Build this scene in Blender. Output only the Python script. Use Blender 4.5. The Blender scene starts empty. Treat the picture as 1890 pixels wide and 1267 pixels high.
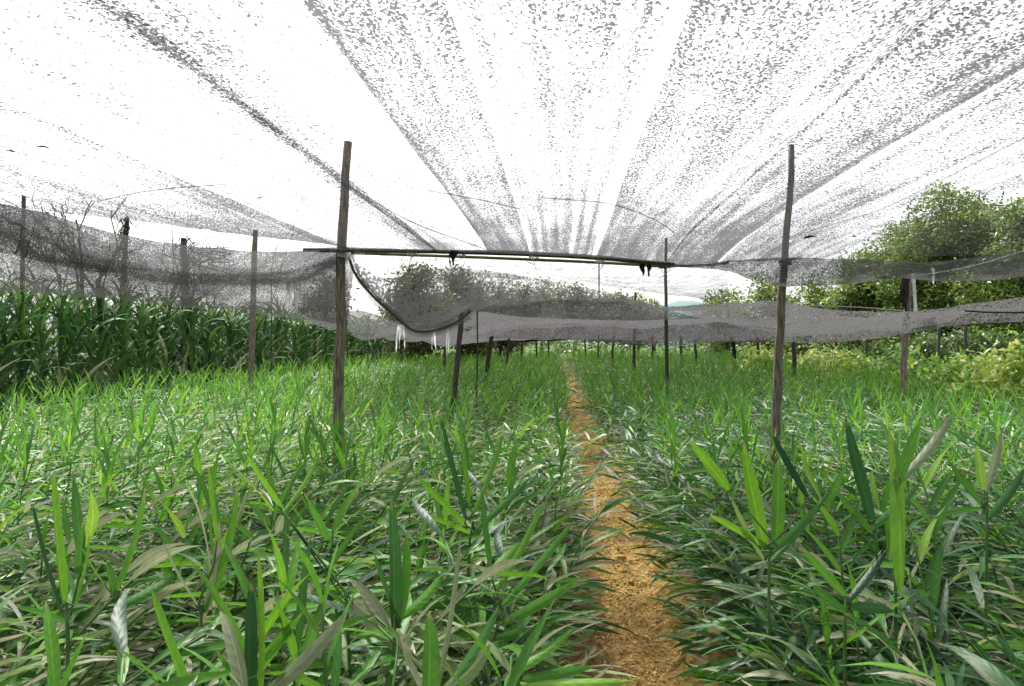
import bpy, math, random
import numpy as np
from math import radians, sin, cos, pi

SC = bpy.context.scene
COL = SC.collection
R_ = math.radians

# ------------------------------------------------------------------ camera, sky, sun, exposure
F_PX, CX, HY, EYE = 1400.0, 1036.0, 635.0, 1.2
cam_d = bpy.data.cameras.new('camera')
cam = bpy.data.objects.new('camera', cam_d)
COL.objects.link(cam)
cam.location = (0, 0, EYE)
cam.rotation_euler = (R_(90), 0, 0)
cam_d.sensor_width = 36.0
cam_d.lens = F_PX / 1890.0 * 36.0
cam_d.shift_x = -(CX - 945.0) / 1890.0
cam_d.shift_y = (HY - 633.5) / 1890.0
cam_d.clip_start = 0.05
cam_d.clip_end = 3000
SC.camera = cam

SUN_EL, SUN_AZ = 58.0, -20.0          # azimuth from +Y towards +X
world = bpy.data.worlds.new('World')
SC.world = world
world.use_nodes = True
wn, wl = world.node_tree.nodes, world.node_tree.links
wn.clear()
w_out = wn.new('ShaderNodeOutputWorld')
w_bg = wn.new('ShaderNodeBackground')
w_sky = wn.new('ShaderNodeTexSky')
w_sky.sky_type = 'NISHITA'
w_sky.sun_disc = False
w_sky.sun_elevation = R_(SUN_EL)
w_sky.sun_rotation = R_(SUN_AZ)
w_sky.air_density = 1.0
w_sky.dust_density = 4.0
w_hs = wn.new('ShaderNodeHueSaturation')
w_hs.inputs['Saturation'].default_value = 0.12
wl.new(w_sky.outputs[0], w_hs.inputs['Color'])
wl.new(w_hs.outputs[0], w_bg.inputs['Color'])
w_bg.inputs['Strength'].default_value = 0.15
wl.new(w_bg.outputs[0], w_out.inputs[0])

sd = bpy.data.lights.new('sun', 'SUN')
sd.energy = 3.2
sd.angle = R_(5)
sd.color = (1.0, 0.96, 0.9)
sun = bpy.data.objects.new('sun', sd)
COL.objects.link(sun)
sun.rotation_euler = (R_(90 - SUN_EL), 0, R_(180 - SUN_AZ))
sun.location = (0, 0, 30)

SC.view_settings.view_transform = 'Standard'
SC.view_settings.look = 'None'
SC.view_settings.exposure = 1.0
SC.view_settings.gamma = 1.0
SC.render.engine = 'CYCLES'
SC.cycles.transparent_max_bounces = 24
SC.cycles.max_bounces = 6
SC.cycles.use_denoising = True

# ------------------------------------------------------------------ helpers
def P(px, py, Y):
    return ((px - CX) / F_PX * Y, Y, EYE - (py - HY) / F_PX * Y)

def PZ(px, Y, z=0.0):
    return ((px - CX) / F_PX * Y, Y, z)

def tag(o, label=None, cat=None, group=None, kind=None):
    if label: o['label'] = label
    if cat: o['category'] = cat
    if group: o['group'] = group
    if kind: o['kind'] = kind
    return o

def empty(name, loc, rz=0, sc=1.0):
    o = bpy.data.objects.new(name, None)
    COL.objects.link(o)
    o.empty_display_size = 0.1
    o.location = loc
    o.rotation_euler = (0, 0, rz)
    o.scale = (sc, sc, sc)
    return o

class Buf:
    """collects quads (vertex array, quad array, per vertex 3-vector attribute)"""
    def __init__(s):
        s.V, s.F, s.A, s.n = [], [], [], 0
    def add(s, V, F, A=None):
        V = np.asarray(V, float).reshape(-1, 3)
        s.V.append(V)
        s.F.append(np.asarray(F, int).reshape(-1, 4) + s.n)
        if A is None: A = np.zeros((len(V), 3))
        s.A.append(np.asarray(A, float).reshape(-1, 3))
        s.n += len(V)
        return s
    def arr(s):
        return np.concatenate(s.V), np.concatenate(s.F), np.concatenate(s.A)

def mesh_of(name, V, F, A=None, mat=None, smooth=True):
    me = bpy.data.meshes.new(name)
    V = np.asarray(V, np.float32); F = np.asarray(F, np.int32)
    me.vertices.add(len(V)); me.vertices.foreach_set('co', V.ravel())
    me.loops.add(F.size); me.loops.foreach_set('vertex_index', F.ravel())
    me.polygons.add(len(F))
    me.polygons.foreach_set('loop_start', np.arange(0, F.size, 4, dtype=np.int32))
    me.polygons.foreach_set('use_smooth', np.full(len(F), smooth, dtype=bool))
    if A is not None:
        at = me.attributes.new('lt', 'FLOAT_VECTOR', 'POINT')
        at.data.foreach_set('vector', np.asarray(A, np.float32).ravel())
    me.update(calc_edges=True)
    me.validate()
    if mat: me.materials.append(mat)
    return me

def obj(name, me, parent=None, loc=(0, 0, 0)):
    o = bpy.data.objects.new(name, me)
    COL.objects.link(o)
    o.location = loc
    if parent is not None: o.parent = parent
    return o

def build(name, buf, mat, parent=None, smooth=True, loc=(0, 0, 0)):
    V, F, A = buf.arr() if isinstance(buf, Buf) else buf
    return obj(name, mesh_of(name, V, F, A, mat, smooth), parent, loc)

def vnoise(x, y, seed=0):
    x = np.asarray(x, float); y = np.asarray(y, float)
    def h(i, j):
        n = (i.astype(np.int64) * 374761393 + j.astype(np.int64) * 668265263 + seed * 1274126177) & 0xffffffff
        n = ((n ^ (n >> 13)) * 1274126177) & 0xffffffff
        return ((n ^ (n >> 16)) & 0xffff) / 65535.0
    xi, yi = np.floor(x), np.floor(y)
    fx, fy = x - xi, y - yi
    fx, fy = fx * fx * (3 - 2 * fx), fy * fy * (3 - 2 * fy)
    a, b, c, d = h(xi, yi), h(xi + 1, yi), h(xi, yi + 1), h(xi + 1, yi + 1)
    return (a * (1 - fx) + b * fx) * (1 - fy) + (c * (1 - fx) + d * fx) * fy

def fbm(x, y, seed=0, o=4):
    s, a, t = 0, 1, 0
    for k in range(o):
        s = s + a * vnoise(np.asarray(x) * 2 ** k, np.asarray(y) * 2 ** k, seed + k); t += a; a *= 0.5
    return s / t

def tube(buf, pts, rad, ns=6, jit=0.0, seed=0, tone=0.0, cap=True):
    pts = np.asarray(pts, float); n = len(pts)
    rad = np.broadcast_to(np.asarray(rad, float), (n,))
    rg = np.random.default_rng(seed)
    T = np.gradient(pts, axis=0); T /= np.linalg.norm(T, axis=1)[:, None] + 1e-9
    ref = np.array([0, 0, 1.0]) if abs(T[0][2]) < 0.8 else np.array([1.0, 0, 0])
    V = []
    for i in range(n):
        a = np.cross(T[i], ref); a /= np.linalg.norm(a) + 1e-9
        b = np.cross(T[i], a)
        for k in range(ns):
            t = 2 * pi * k / ns
            r = rad[i] * (1 + jit * (rg.random() - .5))
            V.append(pts[i] + r * (a * cos(t) + b * sin(t)))
    F = []
    for i in range(n - 1):
        for k in range(ns):
            k2 = (k + 1) % ns
            F.append((i * ns + k, i * ns + k2, (i + 1) * ns + k2, (i + 1) * ns + k))
    if cap:
        m = len(V); V.append(pts[-1] + T[-1] * rad[-1] * .2)
        V.append(pts[0] - T[0] * rad[0] * .1)
        for k in range(0, ns, 2):
            F.append(((n - 1) * ns + k, (n - 1) * ns + (k + 1) % ns, (n - 1) * ns + (k + 2) % ns, m))
            F.append(((k + 2) % ns, (k + 1) % ns, k, m + 1))
    A = np.zeros((len(V), 3)); A[:, 2] = tone
    A[:n * ns, 1] = np.repeat(np.linspace(0, 1, n), ns)
    buf.add(V, F, A)

def spline(pts, n):
    """Catmull-Rom through pts (k,3)"""
    pts = np.asarray(pts, float)
    p = np.vstack([2 * pts[0] - pts[1], pts, 2 * pts[-1] - pts[-2]])
    k = len(pts) - 1
    out = []
    for t in np.linspace(0, k, n):
        i = min(int(t), k - 1); u = t - i
        a, b, c, d = p[i], p[i + 1], p[i + 2], p[i + 3]
        out.append(.5 * ((2 * b) + (c - a) * u + (2 * a - 5 * b + 4 * c - d) * u * u + (3 * b - a - 3 * c + d) * u ** 3))
    return np.array(out)

def leaves(base, az, el, droop, L, W, roll, tone, S=6, across=2, fold=0.25, sideb=None, power=0.75, wave=0.0):
    """N lanceolate leaves at once -> V, F, A   (A = across, along, tone)"""
    base = np.asarray(base, float); N = len(base)
    az, el, droop, L, W, roll, tone = [np.broadcast_to(np.asarray(q, float), (N,)) for q in (az, el, droop, L, W, roll, tone)]
    if sideb is None: sideb = np.zeros(N)
    pos = base.copy(); nc = across + 1
    V = np.zeros((N, S + 1, nc, 3)); A = np.zeros((N, S + 1, nc, 3))
    for k in range(S + 1):
        t = k / S
        e = el - droop * t ** 1.3
        a = az + sideb * t
        d = np.stack([np.cos(a) * np.cos(e), np.sin(a) * np.cos(e), np.sin(e)], 1)
        h = np.stack([-np.sin(a), np.cos(a), np.zeros(N)], 1)
        up = np.cross(d, h)
        r = roll + wave * np.sin(t * 5 + az * 7)
        side = h * np.cos(r)[:, None] + up * np.sin(r)[:, None]
        nrm = np.cross(side, d)
        w = W * 0.5 * max(0.02 if k == S else 0.09, math.sin(pi * (0.06 + 0.94 * t) ** power) ** 0.85)
        for j in range(nc):
            s = (j / across) * 2 - 1
            V[:, k, j] = pos + side * (w * s)[:, None] + nrm * (-fold * w * abs(s))[:, None]
            A[:, k, j, 0] = s
            A[:, k, j, 1] = t
            A[:, k, j, 2] = tone
        pos = pos + d * (L / S)[:, None]
    i, k, j = np.meshgrid(np.arange(N), np.arange(S), np.arange(across), indexing='ij')
    b = (i * (S + 1) + k) * nc + j
    F = np.stack([b, b + 1, b + nc + 1, b + nc], -1).reshape(-1, 4)
    return V.reshape(-1, 3), F, A.reshape(-1, 3)

# ------------------------------------------------------------------ materials
def newmat(name):
    m = bpy.data.materials.new(name); m.use_nodes = True
    nt = m.node_tree; nt.nodes.clear()
    return m, nt.nodes, nt.links

def N(nd, t, **kw):
    n = nd.new(t)
    for k, v in kw.items():
        if hasattr(n, k): setattr(n, k, v)
    return n

def ramp(nd, stops, interp='LINEAR'):
    r = nd.new('ShaderNodeValToRGB'); cr = r.color_ramp; cr.interpolation = interp
    while len(cr.elements) < len(stops): cr.elements.new(0.5)
    for e, (p, c) in zip(cr.elements, stops):
        e.position = p; e.color = (*c, 1) if len(c) == 3 else c
    return r

def math_n(nd, ln, op, a, b=None, clamp=False):
    n = nd.new('ShaderNodeMath'); n.operation = op; n.use_clamp = clamp
    for i, v in enumerate((a, b)):
        if v is None: continue
        if isinstance(v, (int, float)): n.inputs[i].default_value = v
        else: ln.new(v, n.inputs[i])
    return n.outputs[0]

def leaf_mat(name, stops, transl=0.35, rough=0.42, spec=0.5, vein=0.10, mottle=0.14, veinfreq=26):
    m, nd, ln = newmat(name)
    at = N(nd, 'ShaderNodeAttribute'); at.attribute_name = 'lt'
    sep = N(nd, 'ShaderNodeSeparateXYZ'); ln.new(at.outputs['Vector'], sep.inputs[0])
    rp = ramp(nd, stops); ln.new(sep.outputs['Z'], rp.inputs[0])
    tc = N(nd, 'ShaderNodeTexCoord')
    nz = N(nd, 'ShaderNodeTexNoise'); nz.inputs['Scale'].default_value = 22; nz.inputs['Detail'].default_value = 4
    ln.new(tc.outputs['Object'], nz.inputs['Vector'])
    # parallel veins running off the midrib
    ax = math_n(nd, ln, 'ABSOLUTE', sep.outputs['X'])
    q = math_n(nd, ln, 'MULTIPLY', ax, 5.0)
    q2 = math_n(nd, ln, 'MULTIPLY', sep.outputs['Y'], veinfreq)
    s = math_n(nd, ln, 'SINE', math_n(nd, ln, 'SUBTRACT', math_n(nd, ln, 'MULTIPLY', q2, 2.0), q))
    vn = math_n(nd, ln, 'MULTIPLY', s, vein * 0.5)
    mid = math_n(nd, ln, 'LESS_THAN', ax, 0.09)
    mo = math_n(nd, ln, 'MULTIPLY', math_n(nd, ln, 'SUBTRACT', nz.outputs['Fac'], 0.5), mottle * 4)
    val = math_n(nd, ln, 'ADD', math_n(nd, ln, 'ADD', 1.0, vn), mo)
    val = math_n(nd, ln, 'ADD', val, math_n(nd, ln, 'MULTIPLY', mid, 0.45))
    hs = N(nd, 'ShaderNodeHueSaturation'); ln.new(rp.outputs[0], hs.inputs['Color']); ln.new(val, hs.inputs['Value'])
    # withered brown tips and edges
    tipn = math_n(nd, ln, 'ADD', sep.outputs['Y'], math_n(nd, ln, 'MULTIPLY', nz.outputs['Fac'], 0.5))
    tip = math_n(nd, ln, 'MULTIPLY', math_n(nd, ln, 'SUBTRACT', tipn, 1.17), 7.0, True)
    mx = N(nd, 'ShaderNodeMix'); mx.data_type = 'RGBA'
    ln.new(tip, mx.inputs[0]); ln.new(hs.outputs[0], mx.inputs[6]); mx.inputs[7].default_value = (.30, .25, .12, 1)
    col = mx.outputs[2]
    pr = N(nd, 'ShaderNodeBsdfPrincipled'); ln.new(col, pr.inputs['Base Color'])
    pr.inputs['Roughness'].default_value = rough
    pr.inputs['Specular IOR Level'].default_value = spec
    bp = N(nd, 'ShaderNodeBump'); bp.inputs['Strength'].default_value = 0.2; bp.inputs['Distance'].default_value = 0.001
    ln.new(s, bp.inputs['Height']); ln.new(bp.outputs[0], pr.inputs['Normal'])
    tr = N(nd, 'ShaderNodeBsdfTranslucent')
    h2 = N(nd, 'ShaderNodeHueSaturation'); h2.inputs['Value'].default_value = 1.6; h2.inputs['Hue'].default_value = 0.485
    ln.new(col, h2.inputs['Color']); ln.new(h2.outputs[0], tr.inputs['Color'])
    ms = N(nd, 'ShaderNodeMixShader'); ms.inputs[0].default_value = transl
    ln.new(pr.outputs[0], ms.inputs[1]); ln.new(tr.outputs[0], ms.inputs[2])
    o = N(nd, 'ShaderNodeOutputMaterial'); ln.new(ms.outputs[0], o.inputs[0])
    return m

GINGER_STOPS = [(0.0, (.014, .050, .024)), (0.2, (.034, .125, .028)), (0.42, (.070, .225, .024)),
                (0.6, (.12, .31, .022)), (0.72, (.19, .36, .04)), (0.80, (.19, .23, .13)), (0.9, (.33, .33, .20)), (1.0, (.48, .43, .33))]
M = {}
M['ginger'] = leaf_mat('ginger_leaf', GINGER_STOPS, transl=0.30, rough=0.44, spec=0.36)
M['corn'] = leaf_mat('maize_leaf', [(0, (.012, .04, .016)), (.4, (.03, .095, .024)), (.7, (.075, .18, .04)), (.85, (.2, .25, .08)), (1, (.5, .45, .32))],
                     transl=0.15, rough=0.5, spec=0.22, vein=0.1, veinfreq=0.1)
M['tree'] = leaf_mat('tree_leaf', [(0, (.04, .08, .02)), (.5, (.11, .18, .035)), (1, (.21, .30, .06))], transl=0.3, vein=0, mottle=.4)
M['olive'] = leaf_mat('olive_leaf', [(0, (.05, .065, .02)), (.5, (.13, .13, .05)), (1, (.2, .2, .07))], transl=0.3, vein=0)
M['squash'] = leaf_mat('broad_leaf', [(0, (.06, .16, .03)), (.5, (.15, .32, .045)), (.8, (.42, .50, .12)), (1, (.7, .68, .35))], transl=0.35, vein=.1)

def simple(name, stops, scale=(1, 1, 1), nscale=20, rough=0.8, bump=0.3, detail=6, coord='Object', spec=.3):
    m, nd, ln = newmat(name)
    tc = N(nd, 'ShaderNodeTexCoord'); mp = N(nd, 'ShaderNodeMapping'); mp.inputs['Scale'].default_value = scale
    ln.new(tc.outputs[coord], mp.inputs[0])
    nz = N(nd, 'ShaderNodeTexNoise'); nz.inputs['Scale'].default_value = nscale; nz.inputs['Detail'].default_value = detail
    ln.new(mp.outputs[0], nz.inputs['Vector'])
    rp = ramp(nd, stops); ln.new(nz.outputs['Fac'], rp.inputs[0])
    pr = N(nd, 'ShaderNodeBsdfPrincipled'); ln.new(rp.outputs[0], pr.inputs['Base Color'])
    pr.inputs['Roughness'].default_value = rough; pr.inputs['Specular IOR Level'].default_value = spec
    bp = N(nd, 'ShaderNodeBump'); bp.inputs['Strength'].default_value = bump; bp.inputs['Distance'].default_value = 0.01
    ln.new(nz.outputs['Fac'], bp.inputs['Height']); ln.new(bp.outputs[0], pr.inputs['Normal'])
    o = N(nd, 'ShaderNodeOutputMaterial'); ln.new(pr.outputs[0], o.inputs[0])
    return m

M['wood'] = simple('weathered_wood', [(0.3, (.07, .055, .045)), (.5, (.17, .14, .115)), (.7, (.32, .27, .22))], (6, 6, .7), 14, .85, .5)
M['darkwood'] = simple('dark_wood', [(0.3, (.03, .027, .024)), (.7, (.12, .105, .09))], (6, 6, .8), 14, .9, .5)
M['bamboo'] = simple('bamboo', [(0.3, (.09, .075, .035)), (.7, (.26, .23, .14))], (1, 6, 6), 10, .6, .2)
M['pale'] = simple('pale_paint', [(0.3, (.45, .44, .42)), (.7, (.7, .69, .67))], (1, 1, 1), 10, .6, .1)
M['rope'] = simple('white_rope', [(0.3, (.5, .5, .48)), (.7, (.8, .8, .78))], (1, 1, 1), 60, .6, .3)
M['film'] = simple('white_film', [(0.3, (.5, .52, .54)), (.7, (.8, .8, .8))], (1, 1, 1), 30, .35, .4)
M['black'] = simple('black_cloth', [(0.3, (.008, .008, .009)), (.7, (.03, .03, .03))], (1, 1, 1), 30, .8, .4)
M['bark'] = simple('bark', [(0.3, (.04, .032, .024)), (.7, (.13, .105, .08))], (3, 3, .8), 8, .9, .6)
M['stem'] = simple('ginger_stem', [(0.3, (.04, .11, .03)), (.7, (.11, .2, .05))], (1, 1, 1), 25, .5, .1)
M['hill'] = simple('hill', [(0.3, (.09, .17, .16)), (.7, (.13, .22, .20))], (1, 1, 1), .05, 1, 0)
M['straw'] = simple('straw', [(0.3, (.22, .13, .04)), (.5, (.45, .30, .10)), (.7, (.62, .46, .2))], (1, 1, 1), 12, .8, .2)
M['clod'] = simple('soil_clod', [(0.3, (.24, .14, .045)), (.5, (.5, .32, .10)), (.7, (.66, .47, .2))], (1, 1, 1), 18, .95, .5)

def translucent(m, col, f):
    nt = m.node_tree; nd, ln = nt.nodes, nt.links
    o = [x for x in nd if x.type == 'OUTPUT_MATERIAL'][0]; sh = o.inputs[0].links[0].from_socket
    t = nd.new('ShaderNodeBsdfTranslucent'); t.inputs[0].default_value = (*col, 1)
    ms = nd.new('ShaderNodeMixShader'); ms.inputs[0].default_value = f
    ln.new(sh, ms.inputs[1]); ln.new(t.outputs[0], ms.inputs[2]); ln.new(ms.outputs[0], o.inputs[0])
translucent(M['rope'], (.8, .8, .8), .6); translucent(M['film'], (.8, .82, .84), .6)

def net_mat(name, col=(.05, .05, .052), amax=0.88, scale=155, soft=8.5, streak=.14, fine=0.10):
    m, nd, ln = newmat(name)
    tc = N(nd, 'ShaderNodeTexCoord'); mp = N(nd, 'ShaderNodeMapping'); mp.inputs['Scale'].default_value = (1, .62, 1)
    mp.inputs['Rotation'].default_value = (0, 0, .12)
    ln.new(tc.outputs['Object'], mp.inputs[0])
    nz = N(nd, 'ShaderNodeTexNoise'); nz.inputs['Scale'].default_value = scale; nz.inputs['Detail'].default_value = 1.2
    nz.inputs['Roughness'].default_value = .5; nz.inputs['Distortion'].default_value = .6
    ln.new(mp.outputs[0], nz.inputs['Vector'])
    nb = N(nd, 'ShaderNodeTexNoise'); nb.inputs['Scale'].default_value = 4.5; nb.inputs['Detail'].default_value = 3
    ln.new(mp.outputs[0], nb.inputs['Vector'])
    at = N(nd, 'ShaderNodeAttribute'); at.attribute_name = 'lt'
    sep = N(nd, 'ShaderNodeSeparateXYZ'); ln.new(at.outputs['Vector'], sep.inputs[0])
    big = math_n(nd, ln, 'MULTIPLY', math_n(nd, ln, 'SUBTRACT', nb.outputs['Fac'], .5), .22)
    ms_ = N(nd, 'ShaderNodeMapping'); ms_.inputs['Scale'].default_value = (26, .8, 26)
    ln.new(tc.outputs['Object'], ms_.inputs[0])
    ns2 = N(nd, 'ShaderNodeTexNoise'); ns2.inputs['Scale'].default_value = 1.0; ns2.inputs['Detail'].default_value = 2
    ln.new(ms_.outputs[0], ns2.inputs['Vector'])
    big = math_n(nd, ln, 'ADD', big, math_n(nd, ln, 'MULTIPLY', math_n(nd, ln, 'SUBTRACT', ns2.outputs['Fac'], .5), streak * 2.2))
    th = math_n(nd, ln, 'ADD', sep.outputs['X'], big)
    d = math_n(nd, ln, 'SUBTRACT', th, nz.outputs['Fac'])
    al = math_n(nd, ln, 'MULTIPLY', math_n(nd, ln, 'MULTIPLY', d, soft, True), amax)
    # the even fine weave between the thicker spots
    wv = math_n(nd, ln, 'MULTIPLY', math_n(nd, ln, 'SUBTRACT', th, .33), fine * 4, True)
    al = math_n(nd, ln, 'MAXIMUM', al, wv)
    df = N(nd, 'ShaderNodeBsdfDiffuse'); df.inputs[0].default_value = (*col, 1)
    tl = N(nd, 'ShaderNodeBsdfTranslucent'); tl.inputs[0].default_value = (*col, 1)
    mm = N(nd, 'ShaderNodeMixShader'); mm.inputs[0].default_value = .5
    ln.new(df.outputs[0], mm.inputs[1]); ln.new(tl.outputs[0], mm.inputs[2])
    tp = N(nd, 'ShaderNodeBsdfTransparent')
    ms = N(nd, 'ShaderNodeMixShader'); ln.new(al, ms.inputs[0]); ln.new(tp.outputs[0], ms.inputs[1]); ln.new(mm.outputs[0], ms.inputs[2])
    o = N(nd, 'ShaderNodeOutputMaterial'); ln.new(ms.outputs[0], o.inputs[0])
    return m

M['net'] = net_mat('shade_net')
M['netfar'] = net_mat('shade_net_grey', (.10, .10, .102), .92, 200, 5, .05, .3)
M['netmid'] = net_mat('shade_net_far', (.125, .122, .126), .88, 42, 7, .07, .22)
M['netroll'] = net_mat('shade_net_rolled', (.14, .14, .14), .9, 220, 5, .02, .2)

# ------------------------------------------------------------------ ground with the furrow
FY = np.array([-50, 0, 3, 6, 10, 22, 45, 500.]); FX = np.array([.28, .28, .295, .30, .28, .19, .15, .15])
def furrow_x(Y): return np.interp(Y, FY, FX)
def ground_z(X, Y):
    X = np.asarray(X, float); Y = np.asarray(Y, float)
    d = np.abs(X - furrow_x(Y) - .05 * (vnoise(Y * 1.3, Y * 0 + 3, 5) - .5))
    prof = np.clip((d - .08) / .26, 0, 1); prof = prof * prof * (3 - 2 * prof)
    near = np.clip((60 - Y) / 20, 0, 1)
    z = -.13 * (1 - prof) * near
    dd = X - furrow_x(Y) - .03 * (vnoise(Y * 2.1, Y * 0 + 7, 6) - .5)
    z = z + (.045 * np.exp(-((dd - .06) / .075) ** 2) - .05 * np.exp(-((dd + .06) / .04) ** 2)) * near
    z = z + (.06 * (fbm(X * 4, Y * 4, 11) - .5) + .06 * (fbm(X * 16, Y * 16, 12, 4) - .5)) * near
    return z
gx = np.unique(np.round(np.concatenate([-np.geomspace(1.2, 900, 34), np.linspace(-1.2, -.25, 18), np.linspace(-.25, 1.05, 100), np.linspace(1.05, 2.2, 18), np.geomspace(2.2, 900, 32)]), 4))
gy = np.unique(np.round(np.concatenate([-np.geomspace(1, 200, 8)[::-1], np.linspace(-1, 2, 12), np.linspace(2, 9, 330), np.geomspace(9, 1500, 120)]), 4))
GX, GY = np.meshgrid(gx, gy, indexing='ij')
GZ = ground_z(GX, GY)
gi, gj = np.meshgrid(np.arange(len(gx) - 1), np.arange(len(gy) - 1), indexing='ij')
gb = gi * len(gy) + gj
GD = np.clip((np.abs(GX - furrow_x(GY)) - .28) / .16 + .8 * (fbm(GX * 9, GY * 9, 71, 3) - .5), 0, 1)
GG = np.clip((np.abs(GX - 1.0) - 9.5) / 1.5, 0, 1); GG = np.maximum(GG, np.clip((GY - 47) / 3, 0, 1)); GG = np.maximum(GG, np.clip((-7.0 - GX) / .5, 0, 1))
GSHADE = np.clip((-.02 - (GX - furrow_x(GY))) / .10 + 1.2 * (fbm(GX * 14, GY * 6, 81, 3) - .5), 0, 1)  # shade on the furrow's left half, painted in as browner, trampled soil
GF = np.stack([gb, gb + len(gy), gb + len(gy) + 1, gb + 1], -1).reshape(-1, 4)
m, nd, ln = newmat('orange_soil')
tc = N(nd, 'ShaderNodeTexCoord')
n1 = N(nd, 'ShaderNodeTexNoise'); n1.inputs['Scale'].default_value = 30; n1.inputs['Detail'].default_value = 8; n1.inputs['Roughness'].default_value = .7
n2 = N(nd, 'ShaderNodeTexNoise'); n2.inputs['Scale'].default_value = 2.2; n2.inputs['Detail'].default_value = 5
ln.new(tc.outputs['Object'], n1.inputs[0]); ln.new(tc.outputs['Object'], n2.inputs[0])
r1 = ramp(nd, [(.3, (.14, .085, .03)), (.47, (.42, .275, .085)), (.68, (.68, .50, .19))]); ln.new(n1.outputs['Fac'], r1.inputs[0])
r2 = ramp(nd, [(.35, (.5, .42, .38)), (.6, (1, 1, 1))]); ln.new(n2.outputs['Fac'], r2.inputs[0])
mu = N(nd, 'ShaderNodeMix'); mu.data_type = 'RGBA'; mu.blend_type = 'MULTIPLY'; mu.inputs[0].default_value = .7
ln.new(r1.outputs[0], mu.inputs[6]); ln.new(r2.outputs[0], mu.inputs[7])
pr = N(nd, 'ShaderNodeBsdfPrincipled'); pr.inputs['Roughness'].default_value = .95; pr.inputs['Specular IOR Level'].default_value = .15
at = N(nd, 'ShaderNodeAttribute'); at.attribute_name = 'lt'
sep = N(nd, 'ShaderNodeSeparateXYZ'); ln.new(at.outputs['Vector'], sep.inputs[0])
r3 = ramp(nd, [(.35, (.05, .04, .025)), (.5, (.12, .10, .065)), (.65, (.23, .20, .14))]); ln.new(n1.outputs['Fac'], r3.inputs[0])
r4 = ramp(nd, [(.35, (.03, .07, .015)), (.65, (.09, .15, .03))]); ln.new(n1.outputs['Fac'], r4.inputs[0])
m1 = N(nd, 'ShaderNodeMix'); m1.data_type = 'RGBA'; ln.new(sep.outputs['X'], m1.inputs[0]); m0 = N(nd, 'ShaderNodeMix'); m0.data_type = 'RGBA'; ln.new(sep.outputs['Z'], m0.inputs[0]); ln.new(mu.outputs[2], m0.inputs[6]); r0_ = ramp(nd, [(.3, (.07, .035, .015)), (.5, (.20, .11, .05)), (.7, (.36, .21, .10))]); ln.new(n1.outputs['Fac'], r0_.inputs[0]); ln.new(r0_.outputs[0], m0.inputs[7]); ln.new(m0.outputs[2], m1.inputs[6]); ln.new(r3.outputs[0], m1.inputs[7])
m2 = N(nd, 'ShaderNodeMix'); m2.data_type = 'RGBA'; ln.new(sep.outputs['Y'], m2.inputs[0]); ln.new(m1.outputs[2], m2.inputs[6]); ln.new(r4.outputs[0], m2.inputs[7])
ln.new(m2.outputs[2], pr.inputs['Base Color'])
bp = N(nd, 'ShaderNodeBump'); bp.inputs['Strength'].default_value = .8; bp.inputs['Distance'].default_value = .02
ln.new(n1.outputs['Fac'], bp.inputs['Height']); ln.new(bp.outputs[0], pr.inputs['Normal'])
oo = N(nd, 'ShaderNodeOutputMaterial'); ln.new(pr.outputs[0], oo.inputs[0])
M['soil'] = m
g = build('ground', (np.stack([GX, GY, GZ], -1).reshape(-1, 3), GF, np.stack([GD, GG, GSHADE], -1).reshape(-1, 3)), M['soil'])
tag(g, kind='structure', label='orange soil of the ginger field with a furrow')

# clods and straw along the furrow (stuff)
rg = np.random.default_rng(4)
nc = 4200
cy = rg.uniform(2.2, 9, nc) ** 1.0; cxx = furrow_x(cy) + rg.normal(.05, .09, nc)
cz = ground_z(cxx, cy); cs = rg.uniform(.002, .0075, nc) * (1 + .5 * (rg.random(nc) < .06)) * (1 + (rg.random(nc) < .05) * .8)
cube = np.array([[-1, -1, -1], [1, -1, -1], [1, 1, -1], [-1, 1, -1], [-.7, -.7, .8], [.7, -.7, .8], [.7, .7, .8], [-.7, .7, .8]], float)
cf = np.array([[0, 3, 2, 1], [4, 5, 6, 7], [0, 1, 5, 4], [1, 2, 6, 5], [2, 3, 7, 6], [3, 0, 4, 7]])
cv = cube[None] * (1 + .6 * (rg.random((nc, 8, 3)) - .5))
th = rg.uniform(0, 6.28, nc); c_, s_ = np.cos(th), np.sin(th)
cv2 = np.stack([cv[..., 0] * c_[:, None] - cv[..., 1] * s_[:, None], cv[..., 0] * s_[:, None] + cv[..., 1] * c_[:, None], cv[..., 2] * .8], -1)
cv2 = cv2 * cs[:, None, None] + np.stack([cxx, cy, cz + cs * .3], 1)[:, None, :]
CF = (cf[None] + (np.arange(nc) * 8)[:, None, None]).reshape(-1, 4)
o = build('soil_crumbs', (cv2.reshape(-1, 3), CF, None), M['clod'], smooth=False)
tag(o, 'loose crumbs and clods of orange soil in the furrow', 'soil', kind='stuff')
ns_ = 12000
sy = rg.uniform(2.0, 14, ns_); sx = furrow_x(sy) + rg.normal(0.07, .085, ns_)
b = np.stack([sx, sy, ground_z(sx, sy) + .006], 1)
Vs, Fs, As = leaves(b, rg.uniform(0, 6.28, ns_), rg.uniform(-.1, .5, ns_), rg.uniform(.1, .9, ns_), rg.uniform(.02, .09, ns_), rg.uniform(.0015, .004, ns_), rg.uniform(-.6, .6, ns_), 1, S=3, across=1, fold=0)
o = build('straw_litter', (Vs, Fs, As), M['straw'])
tag(o, 'bits of dry straw and rootlets scattered in the orange furrow', 'straw', kind='stuff')

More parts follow.
